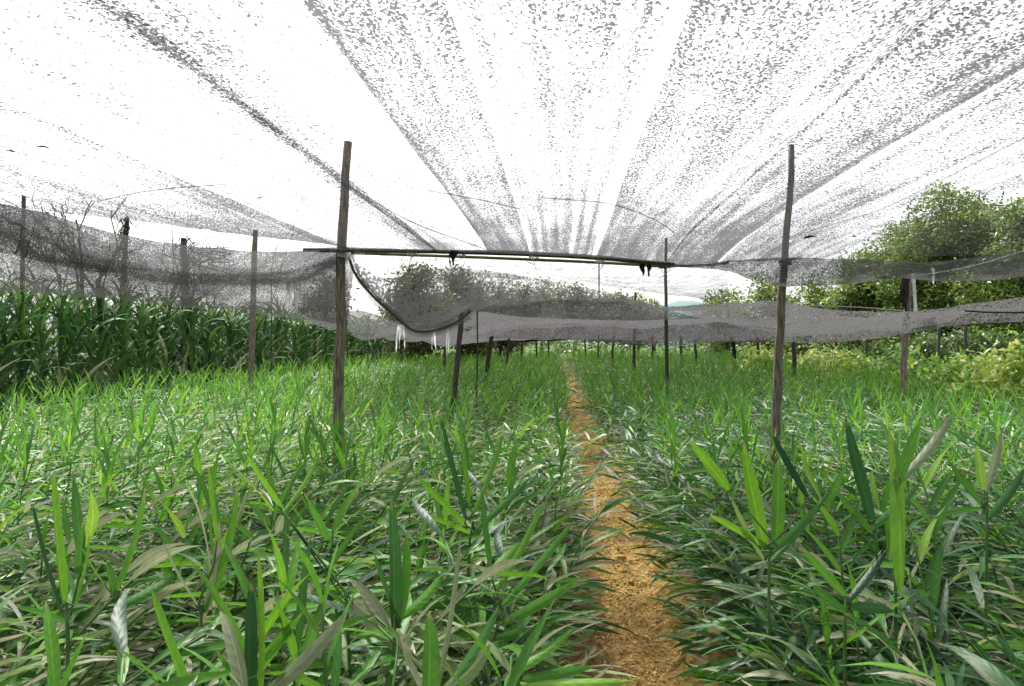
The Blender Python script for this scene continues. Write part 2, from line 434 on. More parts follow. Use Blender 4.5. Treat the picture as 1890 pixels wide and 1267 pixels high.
# ------------------------------------------------------------------ ginger plants
def ginger(rng, kind, S=6, across=2, nleaf=None, wf=1.0, dark=False):
    """returns leaf arrays and stem polyline; plant stands at the origin and leans towards +X"""
    if kind == 'upright':
        H = rng.uniform(.46, .64); lean = R_(rng.uniform(3, 22)); nl = nleaf or rng.integers(9, 13)
    elif kind == 'lodged':
        H = rng.uniform(.5, .68); lean = R_(rng.uniform(42, 68)); nl = nleaf or rng.integers(11, 15)
    else:
        H = rng.uniform(.4, .6); lean = R_(rng.uniform(60, 82)); nl = nleaf or rng.integers(10, 14)
    m_ = 7
    pts = [np.zeros(3)]
    for k in range(m_):
        a = lean * (0.35 + 0.9 * k / m_)
        pts.append(pts[-1] + H / m_ * np.array([math.sin(a), .12 * rng.normal() * math.sin(a), math.cos(a)]))
    pts = np.array(pts)
    t = np.linspace(.22, 1, nl)
    base = np.stack([np.interp(t * m_, np.arange(m_ + 1), pts[:, i]) for i in range(3)], 1)
    plane = rng.uniform(0, 2 * pi)
    sgn = np.where(np.arange(nl) % 2 == 0, 0, pi)
    if kind == 'upright':
        az = plane + sgn + rng.normal(0, .25, nl)
        el = R_(1) * (24 + 42 * t ** 1.5) + rng.normal(0, .14, nl)
        droop = rng.uniform(.2, .9, nl) * (1.15 - .7 * t)
        tone = np.clip(rng.normal(.40, .15, nl) + .1 * t, 0, .72)
        roll = rng.normal(0, .4, nl)
    elif kind == 'lodged':
        az = np.where(np.arange(nl) % 2 == 0, 1, -1) * rng.uniform(.15, 1.15, nl) + rng.normal(0, .2, nl)
        el = R_(rng.uniform(8, 30)) + rng.normal(0, .22, nl)
        droop = rng.uniform(.3, 1.0, nl)
        tone = np.clip(rng.normal(.14 if dark else .32, .13 if dark else .19, nl), 0, .7)
        dry = rng.random(nl) < (.12 if dark else .27); tone = np.where(dry, rng.uniform(.75, .97, nl), tone)
        roll = rng.normal(0, .6, nl)
    else:
        az = np.where(np.arange(nl) % 2 == 0, 1, -1) * rng.uniform(.05, .9, nl) + rng.normal(0, .25, nl)
        el = rng.normal(.12, .2, nl)
        droop = rng.uniform(.1, .6, nl)
        tone = np.where(rng.random(nl) < .5, rng.uniform(.77, 1.0, nl), rng.uniform(.1, .6, nl))
        roll = rng.normal(0, .9, nl)
    L = rng.uniform(.19, .28, nl) * (1 - .25 * np.abs(t - .6))
    W = rng.uniform(.016, .031, nl) * wf
    if kind == 'dry': W = W * .7
    # the rolled spear leaf at the tip
    V, F, A = leaves(base, az, el, droop, L, W, roll, tone, S, across, fold=.3, sideb=rng.normal(0, .35, nl), wave=.25)
    return (V, F, A), pts

def stem_buf(pts, r0=.0055, r1=.003, ns=5, tone=.3):
    b = Buf(); tube(b, pts, np.linspace(r0, r1, len(pts)), ns, tone=tone); return b

KINDS = {'upright': 6, 'lodged': 8, 'dry': 4}
VAR = {}
for kd, cnt in KINDS.items():
    VAR[kd] = []
    for i in range(cnt):
        rr = np.random.default_rng(100 + i * 7 + len(kd))
        lf, pts = ginger(rr, kd, dark=i >= 4, wf=.85 if i >= 4 and kd == 'lodged' else 1)
        sb = stem_buf(pts)
        VAR[kd].append((mesh_of('leaves', *lf, M['ginger']), mesh_of('stem', *sb.arr(), M['stem'])))
FARV = {}
for kd, cnt in KINDS.items():
    FARV[kd] = []
    for i in range(cnt + 2):
        rr = np.random.default_rng(500 + i * 7 + len(kd))
        lf, pts = ginger(rr, kd, S=4, across=1, nleaf=11, wf=.72, dark=i >= 5)
        bb = Buf(); bb.add(*lf); tube(bb, pts[::3], .004, 3, tone=.35, cap=False)
        FARV[kd].append(bb.arr())

def kind_at(x, y, u):
    """which look a plant has at (x, y): lodged and dry on the left near part, fresher far away"""
    n = fbm(np.array([x * .9]), np.array([y * .9]), 31, 3)[0]
    dryp = (.34 if x < -.4 else .16) if x < furrow_x(y) else .06
    if y > 10: dryp *= .6
    if y > 14: dryp *= .3
    dryp *= 2.0 * max(0, n - .12)
    upp = .17 if y < 4 else (.26 if y < 9 else .5)
    if u < dryp: return 'dry'
    if u < dryp + upp: return 'upright'
    return 'lodged'

SPOTS = []           # (x, y, kind, rz, scale)
rs = random.Random(12)
def flow(x, y):
    d = x - furrow_x(y)
    base = (pi * .97 if d > 0 else .25)     # right bed sweeps towards the furrow, left bed away to the right
    if -.75 < d < 0: base = 1.5
    if 0 < d < .7: base = pi * .68
    if d < -.75: base = .55
    if d > 1.6: base = pi * .8
    return base + 2.2 * (fbm(np.array([x * .8]), np.array([y * .8]), 77, 2)[0] - .5) + rs.gauss(0, .42)

def scatter(y0, y1, step, x_of, out, jit=.5):
    y = y0
    while y < y1:
        xa, xb = x_of(y)
        x = xa + rs.random() * step
        while x < xb:
            X = x + rs.uniform(-jit, jit) * step; Yj = y + rs.uniform(-jit, jit) * step
            d = X - furrow_x(Yj)
            lim = float(np.interp(Yj, [4, 6, 10, 30], [.30, .21, .175, .155])) * (1.12 if d > 0 else .95)
            if Yj < 4.2: lim = (.43 if d > 0 else .36) - .06 * max(0, Yj - 2.8)
            if abs(d) > lim:
                k = kind_at(X, Yj, rs.random())
                if abs(d) < .38 and k == 'dry': k = 'lodged'
                out.append((X, Yj, k, flow(X, Yj), rs.uniform(.85, 1.12)))
            x += step
        y += step
vis = lambda y: (-1036 / 1400 * y - .35, 854 / 1400 * y + .35)
NEAR = []
scatter(.95, 4.35, .150, vis, NEAR)
# keep the lens clear: nothing that would stand closer than arm's length
NEAR = [s for s in NEAR if s[1] > 1.15 or s[2] != 'upright']
def proj(x, y): return CX + F_PX * x / y
inview = [s for s in NEAR if -60 < proj(s[0], s[1]) < 1950]
inview.sort(key=lambda s: s[1])
IND = inview[:282]
REST = [s for s in NEAR if s not in set(IND)]
LAB = {('upright', 'l'): 'upright bright green ginger plant in the near bed left of the orange furrow',
       ('lodged', 'l'): 'green ginger plant leaning over among others in the near bed left of the furrow',
       ('dry', 'l'): 'flattened ginger plant with withered straw coloured leaves, left of the furrow',
       ('upright', 'r'): 'upright bright green ginger plant in the near bed right of the orange furrow',
       ('lodged', 'r'): 'dark green ginger plant leaning towards the furrow in the near right bed',
       ('dry', 'r'): 'flattened ginger plant with withered straw coloured leaves, right of the furrow'}
for (x, y, k, rz, s) in IND:
    vi = rs.randrange(len(VAR[k]))
    if k == 'lodged': vi = rs.randrange(4, 8) if (x > furrow_x(y) and rs.random() < .75) else rs.randrange(0, 5)
    rt = empty('ginger_plant', (x, y, float(ground_z(x, y)) - .01), rz, s)
    lm, sm = VAR[k][vi]
    a = bpy.data.objects.new('leaves', lm); COL.objects.link(a); a.parent = rt
    a = bpy.data.objects.new('stem', sm); COL.objects.link(a); a.parent = rt
    sd_ = 'l' if x < furrow_x(y) else 'r'
    tag(rt, LAB[(k, sd_)], 'ginger plant', 'ginger plants growing in the beds')

FAR = list(REST)
scatter(4.35, 8, .155, vis, FAR)
visf = lambda y: (max(-7.0, -1036 / 1400 * y - .8), min(8.5 + .05 * y, 854 / 1400 * y + .8))
scatter(8, 15, .20, visf, FAR)
scatter(15, 48, .33, visf, FAR)
# fuller tufts round the feet of the two near posts
for (px_, Yq, k_) in [(598, 4.2, 'upright'), (618, 4.1, 'upright'), (634, 4.05, 'upright'), (648, 4.2, 'upright'), (1410, 4.1, 'upright'), (1428, 4.05, 'upright'), (1446, 4.15, 'upright'), (600, 4.5, 'upright'), (622, 4.3, 'lodged'), (640, 4.55, 'upright'), (655, 4.4, 'upright'), (612, 4.65, 'upright'), (1415, 4.5, 'upright'), (1440, 4.4, 'lodged'), (1455, 4.6, 'upright'), (1425, 4.7, 'upright'), (630, 4.75, 'upright')]:
    FAR.append(((px_ - CX) / F_PX * Yq, Yq, k_, rs.uniform(0, 6.28), .98))
# a little behind and beside the camera, so that the beds go on
scatter(-1.5, .95, .3, lambda y: (-3, -.75), FAR)
scatter(-1.5, .95, .3, lambda y: (.95, 3), FAR)
scatter(1, 5, .3, lambda y: (-1036 / 1400 * y - 2, -1036 / 1400 * y - .35), FAR)
scatter(1, 5, .3, lambda y: (854 / 1400 * y + .35, 854 / 1400 * y + 2), FAR)
buck = {}
for s in FAR:
    vi = rs.randrange(len(FARV[s[2]]))
    if s[2] == 'lodged' and s[1] < 9: vi = rs.randrange(4, 10) if (s[0] > furrow_x(s[1]) and rs.random() < .75) else rs.randrange(0, 6)
    buck.setdefault((s[2], vi), []).append(s)
fb = Buf()
for (k, vi), lst in buck.items():
    V, F, A = FARV[k][vi]
    arr = np.array([(s[0], s[1], s[3], s[4]) for s in lst])
    arr[:, 3] *= np.where(arr[:, 1] > 15, 1.1, 1)
    z = ground_z(arr[:, 0], arr[:, 1])
    c, s_ = np.cos(arr[:, 2]) * arr[:, 3], np.sin(arr[:, 2]) * arr[:, 3]
    X = V[None, :, 0] * c[:, None] - V[None, :, 1] * s_[:, None] + arr[:, 0:1]
    Y = V[None, :, 0] * s_[:, None] + V[None, :, 1] * c[:, None] + arr[:, 1:2]
    Z = V[None, :, 2] * arr[:, 3:4] + z[:, None]
    n = len(lst)
    A2 = np.broadcast_to(A[None], (n, len(A), 3)).copy()
    shift = .14 * (fbm(arr[:, 0] * .5, arr[:, 1] * .5, 9, 2) - .45) + np.clip((arr[:, 1] - 9) * .006, 0, .06) - .03
    A2[..., 2] = np.where(A2[..., 2] < .72, np.clip(A2[..., 2] + shift[:, None], 0, .72), A2[..., 2])
    fb.add(np.stack([X, Y, Z], -1), (F[None] + (np.arange(n) * len(V))[:, None, None]).reshape(-1, 4), A2)
o = build('ginger_crop', fb, M['ginger'])
tag(o, 'dense green ginger crop filling the beds back to the far nets', 'ginger crop', kind='stuff')

# fallen leaf litter on the near beds
nl = 18000
ly = rg.uniform(.9, 7, nl); lx = rg.uniform(-1, 1, nl) * (.8 * ly + .3)
keep = np.abs(lx - furrow_x(ly)) > .22; lx, ly = lx[keep], ly[keep]; nl = len(lx)
b = np.stack([lx, ly, ground_z(lx, ly) + rg.uniform(.0, .30, nl)], 1)
tn = np.where(rg.random(nl) < np.where(lx < .3, .42, .12), rg.uniform(.76, 1, nl), rg.uniform(0, .5, nl))
Vs, Fs, As = leaves(b, rg.uniform(-.9, .9, nl) + np.where(lx < .3, .3, 2.8), rg.normal(.1, .25, nl), rg.uniform(-.2, .6, nl), rg.uniform(.12, .24, nl), rg.uniform(.008, .02, nl), rg.normal(0, .9, nl), tn, S=4, across=1, fold=0, sideb=rg.normal(0, .6, nl))
o = build('leaf_litter', (Vs, Fs, As), M['ginger'])
tag(o, 'withered ginger leaves lying under the plants', 'leaf litter', kind='stuff')

# ---- the plants that stand out at the front: leaves given by where base and tip stand
def hero(label, root, Y, specs, top=None):
    """root: (px, Y) foot; specs: leaves (bpx, bpy, tpx, tpy, dY, width, tone, bow, roll)"""
    fx, fy, fz = PZ(root[0], Y)
    rt = empty('ginger_plant', (fx, fy, -.02))
    bb = Buf(); off = np.array([fx, fy, -.02])
    ys = [s[1] for s in specs]
    for (bx, by, tx, ty, dY, w, tone, bow, roll) in specs:
        a = np.array(P(bx, by, Y)); c = np.array(P(tx, ty, Y + dY))
        S = 10
        ctrl = (a + c) / 2 + np.array([bow, 0, abs(bow) * .4])
        d = c - a; L = np.linalg.norm(d); d /= L
        sd1 = np.cross(d, np.array([0, -1.0, 0])); sd1 /= np.linalg.norm(sd1) + 1e-9
        nr = np.cross(sd1, d)
        V = []; A = []
        for k in range(S + 1):
            t = k / S
            p = (1 - t) ** 2 * a + 2 * t * (1 - t) * ctrl + t * t * c
            rl = roll + .35 * math.sin(3 * t + roll)
            side = sd1 * math.cos(rl) + nr * math.sin(rl); nn = np.cross(side, d)
            ww = w * .60 * max(.03 if k == S else .12, math.sin(pi * (.06 + .94 * t) ** .8) ** .7)
            for s in (-1, -.5, 0, .5, 1):
                V.append(p + side * ww * s - nn * .28 * ww * abs(s)); A.append((s, t, tone))
        F = [(k * 5 + j, k * 5 + j + 1, k * 5 + j + 6, k * 5 + j + 5) for k in range(S) for j in range(4)]
        bb.add(np.array(V) - off, F, A)
    build('leaves', bb, M['ginger'], rt)
    pts = [np.array([fx, fy, -.02])]
    for q in sorted(specs, key=lambda s: -s[1]):
        lastx = pts[-1][0] / Y * F_PX + CX
        if abs(q[0] - lastx) < 45 or (abs(q[0] - root[0]) > 60 and abs(q[0] - lastx) < 140 and abs((HY + (EYE - pts[-1][2]) / Y * F_PX) - q[1]) > 90): pts.append(np.array(P(q[0], q[1], Y)))
    if len(pts) < 2: pts.append(np.array(P(specs[0][0], specs[0][1], Y)))
    pts = spline(np.array(pts), 14) - off
    sb = stem_buf(pts, .0048, .0022, 6)
    for q in specs:                       # leaf sheaths joining the blades that start away from the stem
        e = np.array(P(q[0], q[1], Y)) - off
        dd_ = np.linalg.norm(pts - e, axis=1)
        if dd_.min() > .02:
            lowp = pts[max(0, int(dd_.argmin()) - 3)]
            tube(sb, spline([lowp, (lowp * .45 + e * .55) + np.array([0, 0, -.02]), e], 8), np.linspace(.0035, .0022, 8), 5, tone=.3)
    build('stem', sb, M['stem'], rt)
    tag(rt, label, 'ginger plant', 'ginger plants growing in the beds')

hero('tall shoot with two broad bright green blades at the left edge of the near bed', (120, 0), 1.75,
     [(118, 1110, 98, 868, .02, .034, .60, -.01, .2), (135, 1120, 165, 985, .02, .02, .62, .01, .5), (112, 1130, 60, 930, .05, .03, .05, -.02, .4), (125, 1150, 30, 1120, .05, .022, .35, -.01, .2)])
hero('ginger shoot whose green blades stand straight up, second from the left edge', (215, 0), 1.85,
     [(212, 1090, 268, 900, -.02, .03, .50, .015, .4), (210, 1100, 196, 1035, .03, .03, .38, 0, .1), (215, 1110, 150, 1010, .05, .022, .55, -.02, .6), (222, 1120, 330, 1060, .1, .024, .3, .01, .3)])
hero('ginger plant with pale dry blades and one green spear, left of centre', (385, 0), 1.9,
     [(370, 1150, 405, 960, .02, .03, .86, .01, .4), (375, 1130, 438, 895, 0, .03, .45, .03, .3), (365, 1120, 300, 1000, .08, .022, .84, -.02, .5), (388, 1060, 345, 893, .05, .018, .95, .02, .7), (395, 1040, 455, 905, .05, .018, .85, .02, .5), (400, 1000, 385, 860, .0, .024, .58, -.01, .4)])
hero('thin dark ginger stem slanting left with a bright leaf at its top', (660, 0), 1.9,
     [(520, 940, 455, 840, -.02, .022, .60, -.01, .3), (522, 945, 590, 835, .05, .018, .6, .02, .5), (640, 1115, 525, 950, 0, .02, .02, -.005, .8), (650, 1110, 765, 1230, -.1, .045, .84, .02, .2), (640, 1120, 560, 1060, .1, .02, .3, 0, .3)])
hero('ginger shoot with two wide dark blades upright at the centre of the left bed', (725, 0), 1.8,
     [(728, 1160, 722, 915, 0, .034, .18, .005, .2), (735, 1150, 750, 985, .03, .03, .40, .01, .4), (738, 1160, 690, 1020, .05, .026, .25, -.01, .6), (742, 1140, 815, 1060, .06, .024, .45, .03, .4)])
hero('dark and lime green blades standing together at the bottom edge, left of centre', (468, 0), 1.45,
     [(458, 1290, 463, 1075, 0, .036, .06, -.004, .25), (478, 1290, 476, 1015, .01, .022, .64, .006, .4), (470, 1300, 640, 1130, .05, .028, .8, .03, .3), (465, 1300, 400, 1200, .0, .026, .4, -.02, .5)])
hero('broad bright green blade leaning left at the bottom edge of the picture', (345, 0), 1.4,
     [(350, 1290, 280, 1090, .05, .036, .50, -.012, .3), (345, 1290, 220, 1200, .1, .024, .45, -.01, .5), (360, 1300, 300, 1160, .1, .02, .7, 0, .6)])
hero('ginger shoot with a pointed green spear at the bottom edge, near the middle', (800, 0), 1.42,
     [(790, 1300, 792, 1130, 0, .036, .35, .004, .2), (800, 1300, 850, 985, .08, .016, .82, .01, .6), (810, 1290, 905, 1190, .05, .03, .78, .02, .3), (812, 1290, 920, 1120, .1, .024, .3, .02, .5), (795, 1300, 740, 1180, .1, .026, .84, -.02, .4)])
hero('ginger plant sending long green blades towards the furrow from the left bed', (900, 0), 2.2,
     [(930, 1150, 1070, 1070, .0, .03, .48, .02, .4), (925, 1120, 1060, 960, .05, .026, .42, .01, .6), (915, 1090, 1000, 930, .05, .024, .55, .02, .5), (905, 1050, 890, 900, .05, .022, .3, -.01, .4), (905, 1060, 960, 1000, .1, .03, .5, .01, .2), (910, 1180, 1010, 1160, -.05, .024, .35, .02, .3)])
hero('leaning ginger plant with fresh green blades left of the furrow, further back', (855, 0), 2.6,
     [(860, 960, 812, 760, .0, .022, .08, -.01, .3), (865, 930, 850, 800, .05, .022, .5, 0, .4), (872, 950, 930, 800, .05, .022, .5, .01, .5), (860, 970, 770, 880, .1, .03, .58, -.02, .3), (868, 985, 780, 950, .1, .026, .6, -.02, .4), (875, 980, 980, 880, .1, .022, .3, .02, .3)])
hero('tall ginger plant with three glowing green blades in the right bed', (1415, 0), 2.15,
     [(1345, 905, 1272, 812, .0, .030, .56, .0, .3), (1412, 1010, 1372, 815, .0, .036, .58, -.01, .2), (1432, 1005, 1436, 848, .03, .034, .46, .005, .3), (1415, 1010, 1310, 950, -.02, .024, .58, -.02, .4), (1425, 1020, 1515, 925, .0, .02, .3, .02, .4), (1420, 1040, 1535, 900, .1, .018, .2, .02, .6), (1410, 1035, 1350, 920, .02, .018, .76, -.015, .6), (1490, 918, 1425, 800, .05, .02, .0, -.01, .5)])
hero('dark ginger blade rising above the right bed behind the leaning shoots', (1615, 0), 2.35,
     [(1610, 960, 1560, 765, .0, .032, .10, -.01, .3), (1615, 970, 1700, 890, .1, .022, .3, .02, .4), (1612, 985, 1540, 900, .1, .022, .42, -.02, .4), (1618, 1000, 1570, 1050, -.1, .024, .15, -.02, .3)])
hero('ginger plant with one wide bright blade hanging down, right bed', (1655, 0), 2.0,
     [(1658, 880, 1662, 1105, -.06, .05, .55, .006, .15), (1650, 900, 1700, 775, .0, .026, .45, .0, .3), (1660, 890, 1760, 760, .1, .022, .8, .03, .5), (1652, 930, 1640, 780, .05, .016, .72, .0, .6)])
hero('ginger plant with a yellow tipped spear near the right edge', (1815, 0), 2.3,
     [(1815, 905, 1802, 822, .0, .022, .73, 0, .3), (1818, 910, 1850, 790, .05, .02, .82, .01, .5), (1812, 930, 1750, 850, .05, .02, .35, -.01, .4), (1822, 960, 1895, 860, .05, .022, .2, .02, .4), (1815, 940, 1720, 960, .0, .022, .3, -.02, .4)])
hero('short ginger shoot with dark blades at the lower right of the near bed', (1560, 0), 1.9,
     [(1560, 1100, 1480, 1010, .0, .022, .42, -.01, .3), (1565, 1110, 1640, 1010, .1, .018, .02, .01, .6), (1560, 1130, 1500, 1080, .0, .022, .25, -.02, .3), (1570, 1120, 1650, 1130, 0, .024, .2, .02, .3)])
hero('long yellowish leaf lying across the furrow at the bottom edge', (1010, 0), 1.62,
     [(960, 1262, 1175, 1258, .05, .022, .70, .0, .9), (965, 1255, 1100, 1230, .1, .02, .4, .0, .5), (955, 1240, 1060, 1160, .1, .02, .5, .01, .5)])

# ------------------------------------------------------------------ maize at the left
def maize(seed):
    rng = np.random.default_rng(seed)
    H = rng.uniform(1.75, 2.05); n = 22
    zt = np.linspace(.10, .96, n) * H
    bend = rng.normal(0, .03, 2)
    base = np.stack([bend[0] * (zt / H) ** 2, bend[1] * (zt / H) ** 2, zt], 1)
    az = np.where(np.arange(n) % 2 == 0, 0, pi) + rng.normal(0, .45, n) + rng.uniform(0, 6)
    tone = np.clip(rng.normal(.5, .18, n), 0, .78)
    tone = np.where(rng.random(n) < .04, rng.uniform(.85, 1, n), tone)
    lf = leaves(base, az, R_(70) + rng.normal(0, .13, n), rng.uniform(.8, 2.1, n), rng.uniform(.6, .95, n), rng.uniform(.05, .08, n), rng.normal(0, .4, n), tone, S=8, across=2, fold=.25, power=.6, sideb=rng.normal(0, .3, n), wave=.3)
    st = Buf(); z = np.linspace(0, H, 7)
    tube(st, np.stack([bend[0] * (z / H) ** 2, bend[1] * (z / H) ** 2, z], 1), np.linspace(.014, .006, 7), 6, tone=.5)
    ta = Buf()
    k = 9; top = np.array([[bend[0], bend[1], H]]).repeat(k, 0)
    ta.add(*leaves(top, rng.uniform(0, 6.28, k), rng.uniform(.8, 1.4, k), rng.uniform(.2, .9, k), rng.uniform(.15, .28, k), .012, 0, .93, S=4, across=1))
    return mesh_of('leaves', *lf, M['corn']), mesh_of('stalk', *st.arr(), M['stem']), mesh_of('tassel', *ta.arr(), M['corn'])
MZ = [maize(900 + i) for i in range(7)]
for row in range(4):
    y = 9.0 + .17 * row
    while y < 37:
        x = -7.35 - row * .52 + rs.uniform(-.1, .1)
        rt = empty('maize_plant', (x, y, float(ground_z(x, y)) - .02), rs.uniform(0, 6.28), rs.uniform(.88, 1.04))
        tri = MZ[rs.randrange(7)]
        for nm, me in zip(('leaves', 'stalk', 'tassel'), tri):
            a = bpy.data.objects.new(nm, me); COL.objects.link(a); a.parent = rt
        tag(rt, 'tall dark green maize plant in front row of the maize beside the ginger' if row == 0 else 'tall dark green maize plant standing deeper in the maize stand on the left', 'maize plant', 'maize plants left of the ginger field')
        y += rs.uniform(.30, .40) * (1 + max(0, y - 18) * .025)

# ------------------------------------------------------------------ posts
def post(name, pb, pt, Y, r, mat, label, zbase=-.1, r2=None, seed=0, tie=None, bend=.01):
    """pb: px at the foot (given at crop height), pt: (px, py) of the top"""
    top = np.array(P(pt[0], pt[1], Y)); low = np.array(P(pb[0], pb[1], Y))
    d = (top - low) / (top[2] - low[2]); foot = low + d * (zbase - low[2])
    n = 14; rg2 = np.random.default_rng(seed + 50)
    t = np.linspace(0, 1, n)[:, None]
    pts = foot + (top - foot) * t
    pts[:, 0] += bend * np.sin(t[:, 0] * 5 + seed) + rg2.normal(0, r * .12, n)
    pts[:, 1] += rg2.normal(0, r * .12, n)
    b = Buf(); tube(b, pts - foot, np.linspace(r, r2 or r * .78, n), 10, jit=.16, seed=seed)
    rt = empty(name, tuple(foot))
    build('shaft', b, mat, rt)
    tag(rt, label, 'post', 'posts holding up the shade nets')
    if tie is not None:
        for z in tie:
            tt = (z - foot[2]) / (top[2] - foot[2]); c = (top - foot) * tt
            tb = Buf()
            for q in range(4):
                a = np.linspace(0, 2 * pi, 13)
                rr = r * 1.12
                tube(tb, np.stack([c[0] + rr * np.cos(a), c[1] + rr * np.sin(a), c[2] + q * .009 + .004 * np.sin(a * 2 + q)], 1), .0035, 5, cap=False)
            build('rope_lashing', tb, M['rope'], rt)
    return rt

YB = 5.0
post('wooden_post', (622, 815), (641, 262), YB, .041, M['wood'], 'thick wooden post left of centre poking up through the net roof', seed=1, tie=[1.77], r2=.026)
post('wooden_post', (1432, 815), (1461, 268), YB, .037, M['wood'], 'brown wooden post right of the furrow poking up through the net roof', seed=2, tie=[1.72], r2=.019)
post('wooden_post', (838, 742), (851, 572), 8.6, .030, M['darkwood'], 'dark post under the sagging net edge, left of the furrow', seed=3, r2=.03)
post('wooden_post', (898, 692), (909, 585), 15.5, .05, M['darkwood'], 'short dark post second behind the sagging net, left of the furrow', seed=4)
post('wooden_post', (935, 668), (941, 600), 24, .05, M['darkwood'], 'small far dark post, third in the row left of the furrow', seed=5)
post('wooden_post', (962, 660), (965, 606), 32, .05, M['darkwood'], 'farthest small dark post in the row left of the furrow', seed=6)
post('wooden_post', (1230, 712), (1230, 440), 11.8, .034, M['darkwood'], 'tall slim grey post reaching above the beam, right of the furrow', seed=7, r2=.022)
post('wooden_post', (1170, 685), (1173, 540), 17, .04, M['darkwood'], 'slim dark post between the furrow and the tall slim post', seed=8)
post('wooden_post', (1131, 660), (1132, 600), 28, .05, M['darkwood'], 'small far dark post nearest the furrow on its right', seed=9)
post('wooden_post', (1105, 655), (1105, 480), 26, .03, M['darkwood'], 'very thin far pole beside the furrow that rises above the far trees', seed=10)
post('wooden_post', (1284, 652), (1279, 598), 28, .05, M['darkwood'], 'small dark far post right of the tall slim post', seed=11)
post('wooden_post', (1352, 655), (1345, 560), 25, .075, M['black'], 'crooked black far post with a dark top, left of the right wooden post', seed=12, bend=.06)
post('wooden_post', (1466, 690), (1465, 622), 16, .05, M['darkwood'], 'short dark post just right of the brown wooden post', seed=13)
post('wooden_post', (1666, 725), (1679, 512), 10, .045, M['wood'], 'leaning wooden post near the right edge under the tree', seed=14, r2=.04)
post('wooden_post', (1732, 682), (1733, 600), 19, .045, M['darkwood'], 'dark far post right of the leaning wooden post', seed=15)
post('wooden_post', (1546, 672), (1536, 596), 24, .06, M['darkwood'], 'crooked dark far post between the right wooden post and the leaning one', seed=16, bend=.08)
post('white_pole', (1306, 640), (1305, 590), 30, .04, M['pale'], 'thin white pole far away right of the tall slim post', seed=17)
post('wooden_post', (462, 700), (472, 425), 13.2, .055, M['wood'], 'brown post behind the left net in front of the maize', seed=19)
post('wooden_post', (352, 690), (340, 440), 15.6, .075, M['black'], 'thick black post with vines in the middle of the left net', seed=20, bend=.03)
post('wooden_post', (226, 690), (232, 402), 13.6, .05, M['black'], 'vine wrapped black post in the left net', seed=21, bend=.03)
post('wooden_post', (40, 690), (42, 362), 11.1, .035, M['black'], 'thin dark stake at the far left of the net', seed=22, bend=.01)
for i_, (pb_, pt_, y_, lb_) in enumerate([((1012, 650), (1012, 606), 36, 'tiny far post just left of the furrow end'), ((1080, 652), (1079, 604), 34, 'tiny far post right of the furrow end, left of the thin pole'),
        ((1205, 655), (1203, 602), 30, 'small far post between the slim dark post and the tall slim one'), ((1258, 660), (1256, 600), 26, 'small far post directly right of the tall slim post'),
        ((1400, 665), (1398, 598), 22, 'small dark far post left of the brown wooden post'), ((1600, 672), (1598, 600), 21, 'small dark far post left of the leaning wooden post'),
        ((1780, 685), (1782, 592), 17, 'dark post between the far post and the yellow bushes'), ((990, 655), (989, 604), 33, 'tiny far post fourth from the dark post row left of the furrow'),
        ((820, 664), (822, 604), 22, 'thin far post beside the maize end, left of the swag post')]):
    post('wooden_post', pb_, pt_, y_, .045, M['darkwood'], lb_, seed=30 + i_)
post('wooden_post', (880, 640), (880, 560), 9.6, .012, M['darkwood'], 'thin dark stake with a bent top behind the sagging net edge', seed=23)

# ------------------------------------------------------------------ twiggy vines and bare saplings
def branchy(buf, p, d, L, r, depth, rng, ns=5, spread=.5):
    n = 5; pts = [np.array(p)]; d = np.array(d, float)
    for k in range(n):
        d = d + rng.normal(0, .13, 3); d /= np.linalg.norm(d)
        pts.append(pts[-1] + d * L / n)
    tube(buf, pts, np.linspace(r, r * .55, n + 1), ns, cap=False)
    if depth > 0:
        for q in range(rng.integers(2, 4)):
            i = rng.integers(2, n + 1)
            d2 = d + rng.normal(0, spread, 3); d2[2] = abs(d2[2]) * .8 + .2; d2 /= np.linalg.norm(d2)
            branchy(buf, pts[i], d2, L * rng.uniform(.5, .8), r * .55, depth - 1, rng, max(3, ns - 1), spread)

def sapling(px, py_top, Y, seed, label, r=.03, mat='darkwood', depth=3):
    x, y, _ = PZ(px, Y); top = P(px, py_top, Y)[2]
    rng = np.random.default_rng(seed)
    rt = empty('bare_sapling', (x, y, 0))
    b = Buf(); tr = [(0, 0, 0), (.02, 0, top * .3), (0, .02, top * .6)]
    tube(b, spline(tr, 6), np.linspace(r, r * .7, 6), 6)
    build('trunk', b, M[mat], rt)
    b = Buf()
    for q in range(3):
        branchy(b, (0, .02, top * (.45 + .07 * q)), (rng.normal(0, .3), rng.normal(0, .3), 1), top * .28, r * .55, depth, rng)
    build('branches', b, M[mat], rt)
    tag(rt, label, 'sapling', 'bare saplings behind the left net')
sapling(110, 345, 14.6, 1, 'bare grey sapling at the far left above the net')
sapling(150, 352, 14.9, 2, 'bare forked sapling with two dark stems above the left net', .055)
sapling(180, 358, 14.7, 3, 'bare sapling right of the forked one above the left net', .06)
sapling(335, 395, 17.2, 4, 'bare twig sapling behind the thick black post', .025)
sapling(395, 430, 18.6, 5, 'leafless bush of fine twigs right of the thick black post', .025)
sapling(500, 378, 19, 6, 'pale bare sapling in front of the white sky near the left post', .02, 'bark', 2)
sapling(30, 385, 14, 7, 'dark tangled twigs at the left edge of the net', .014)
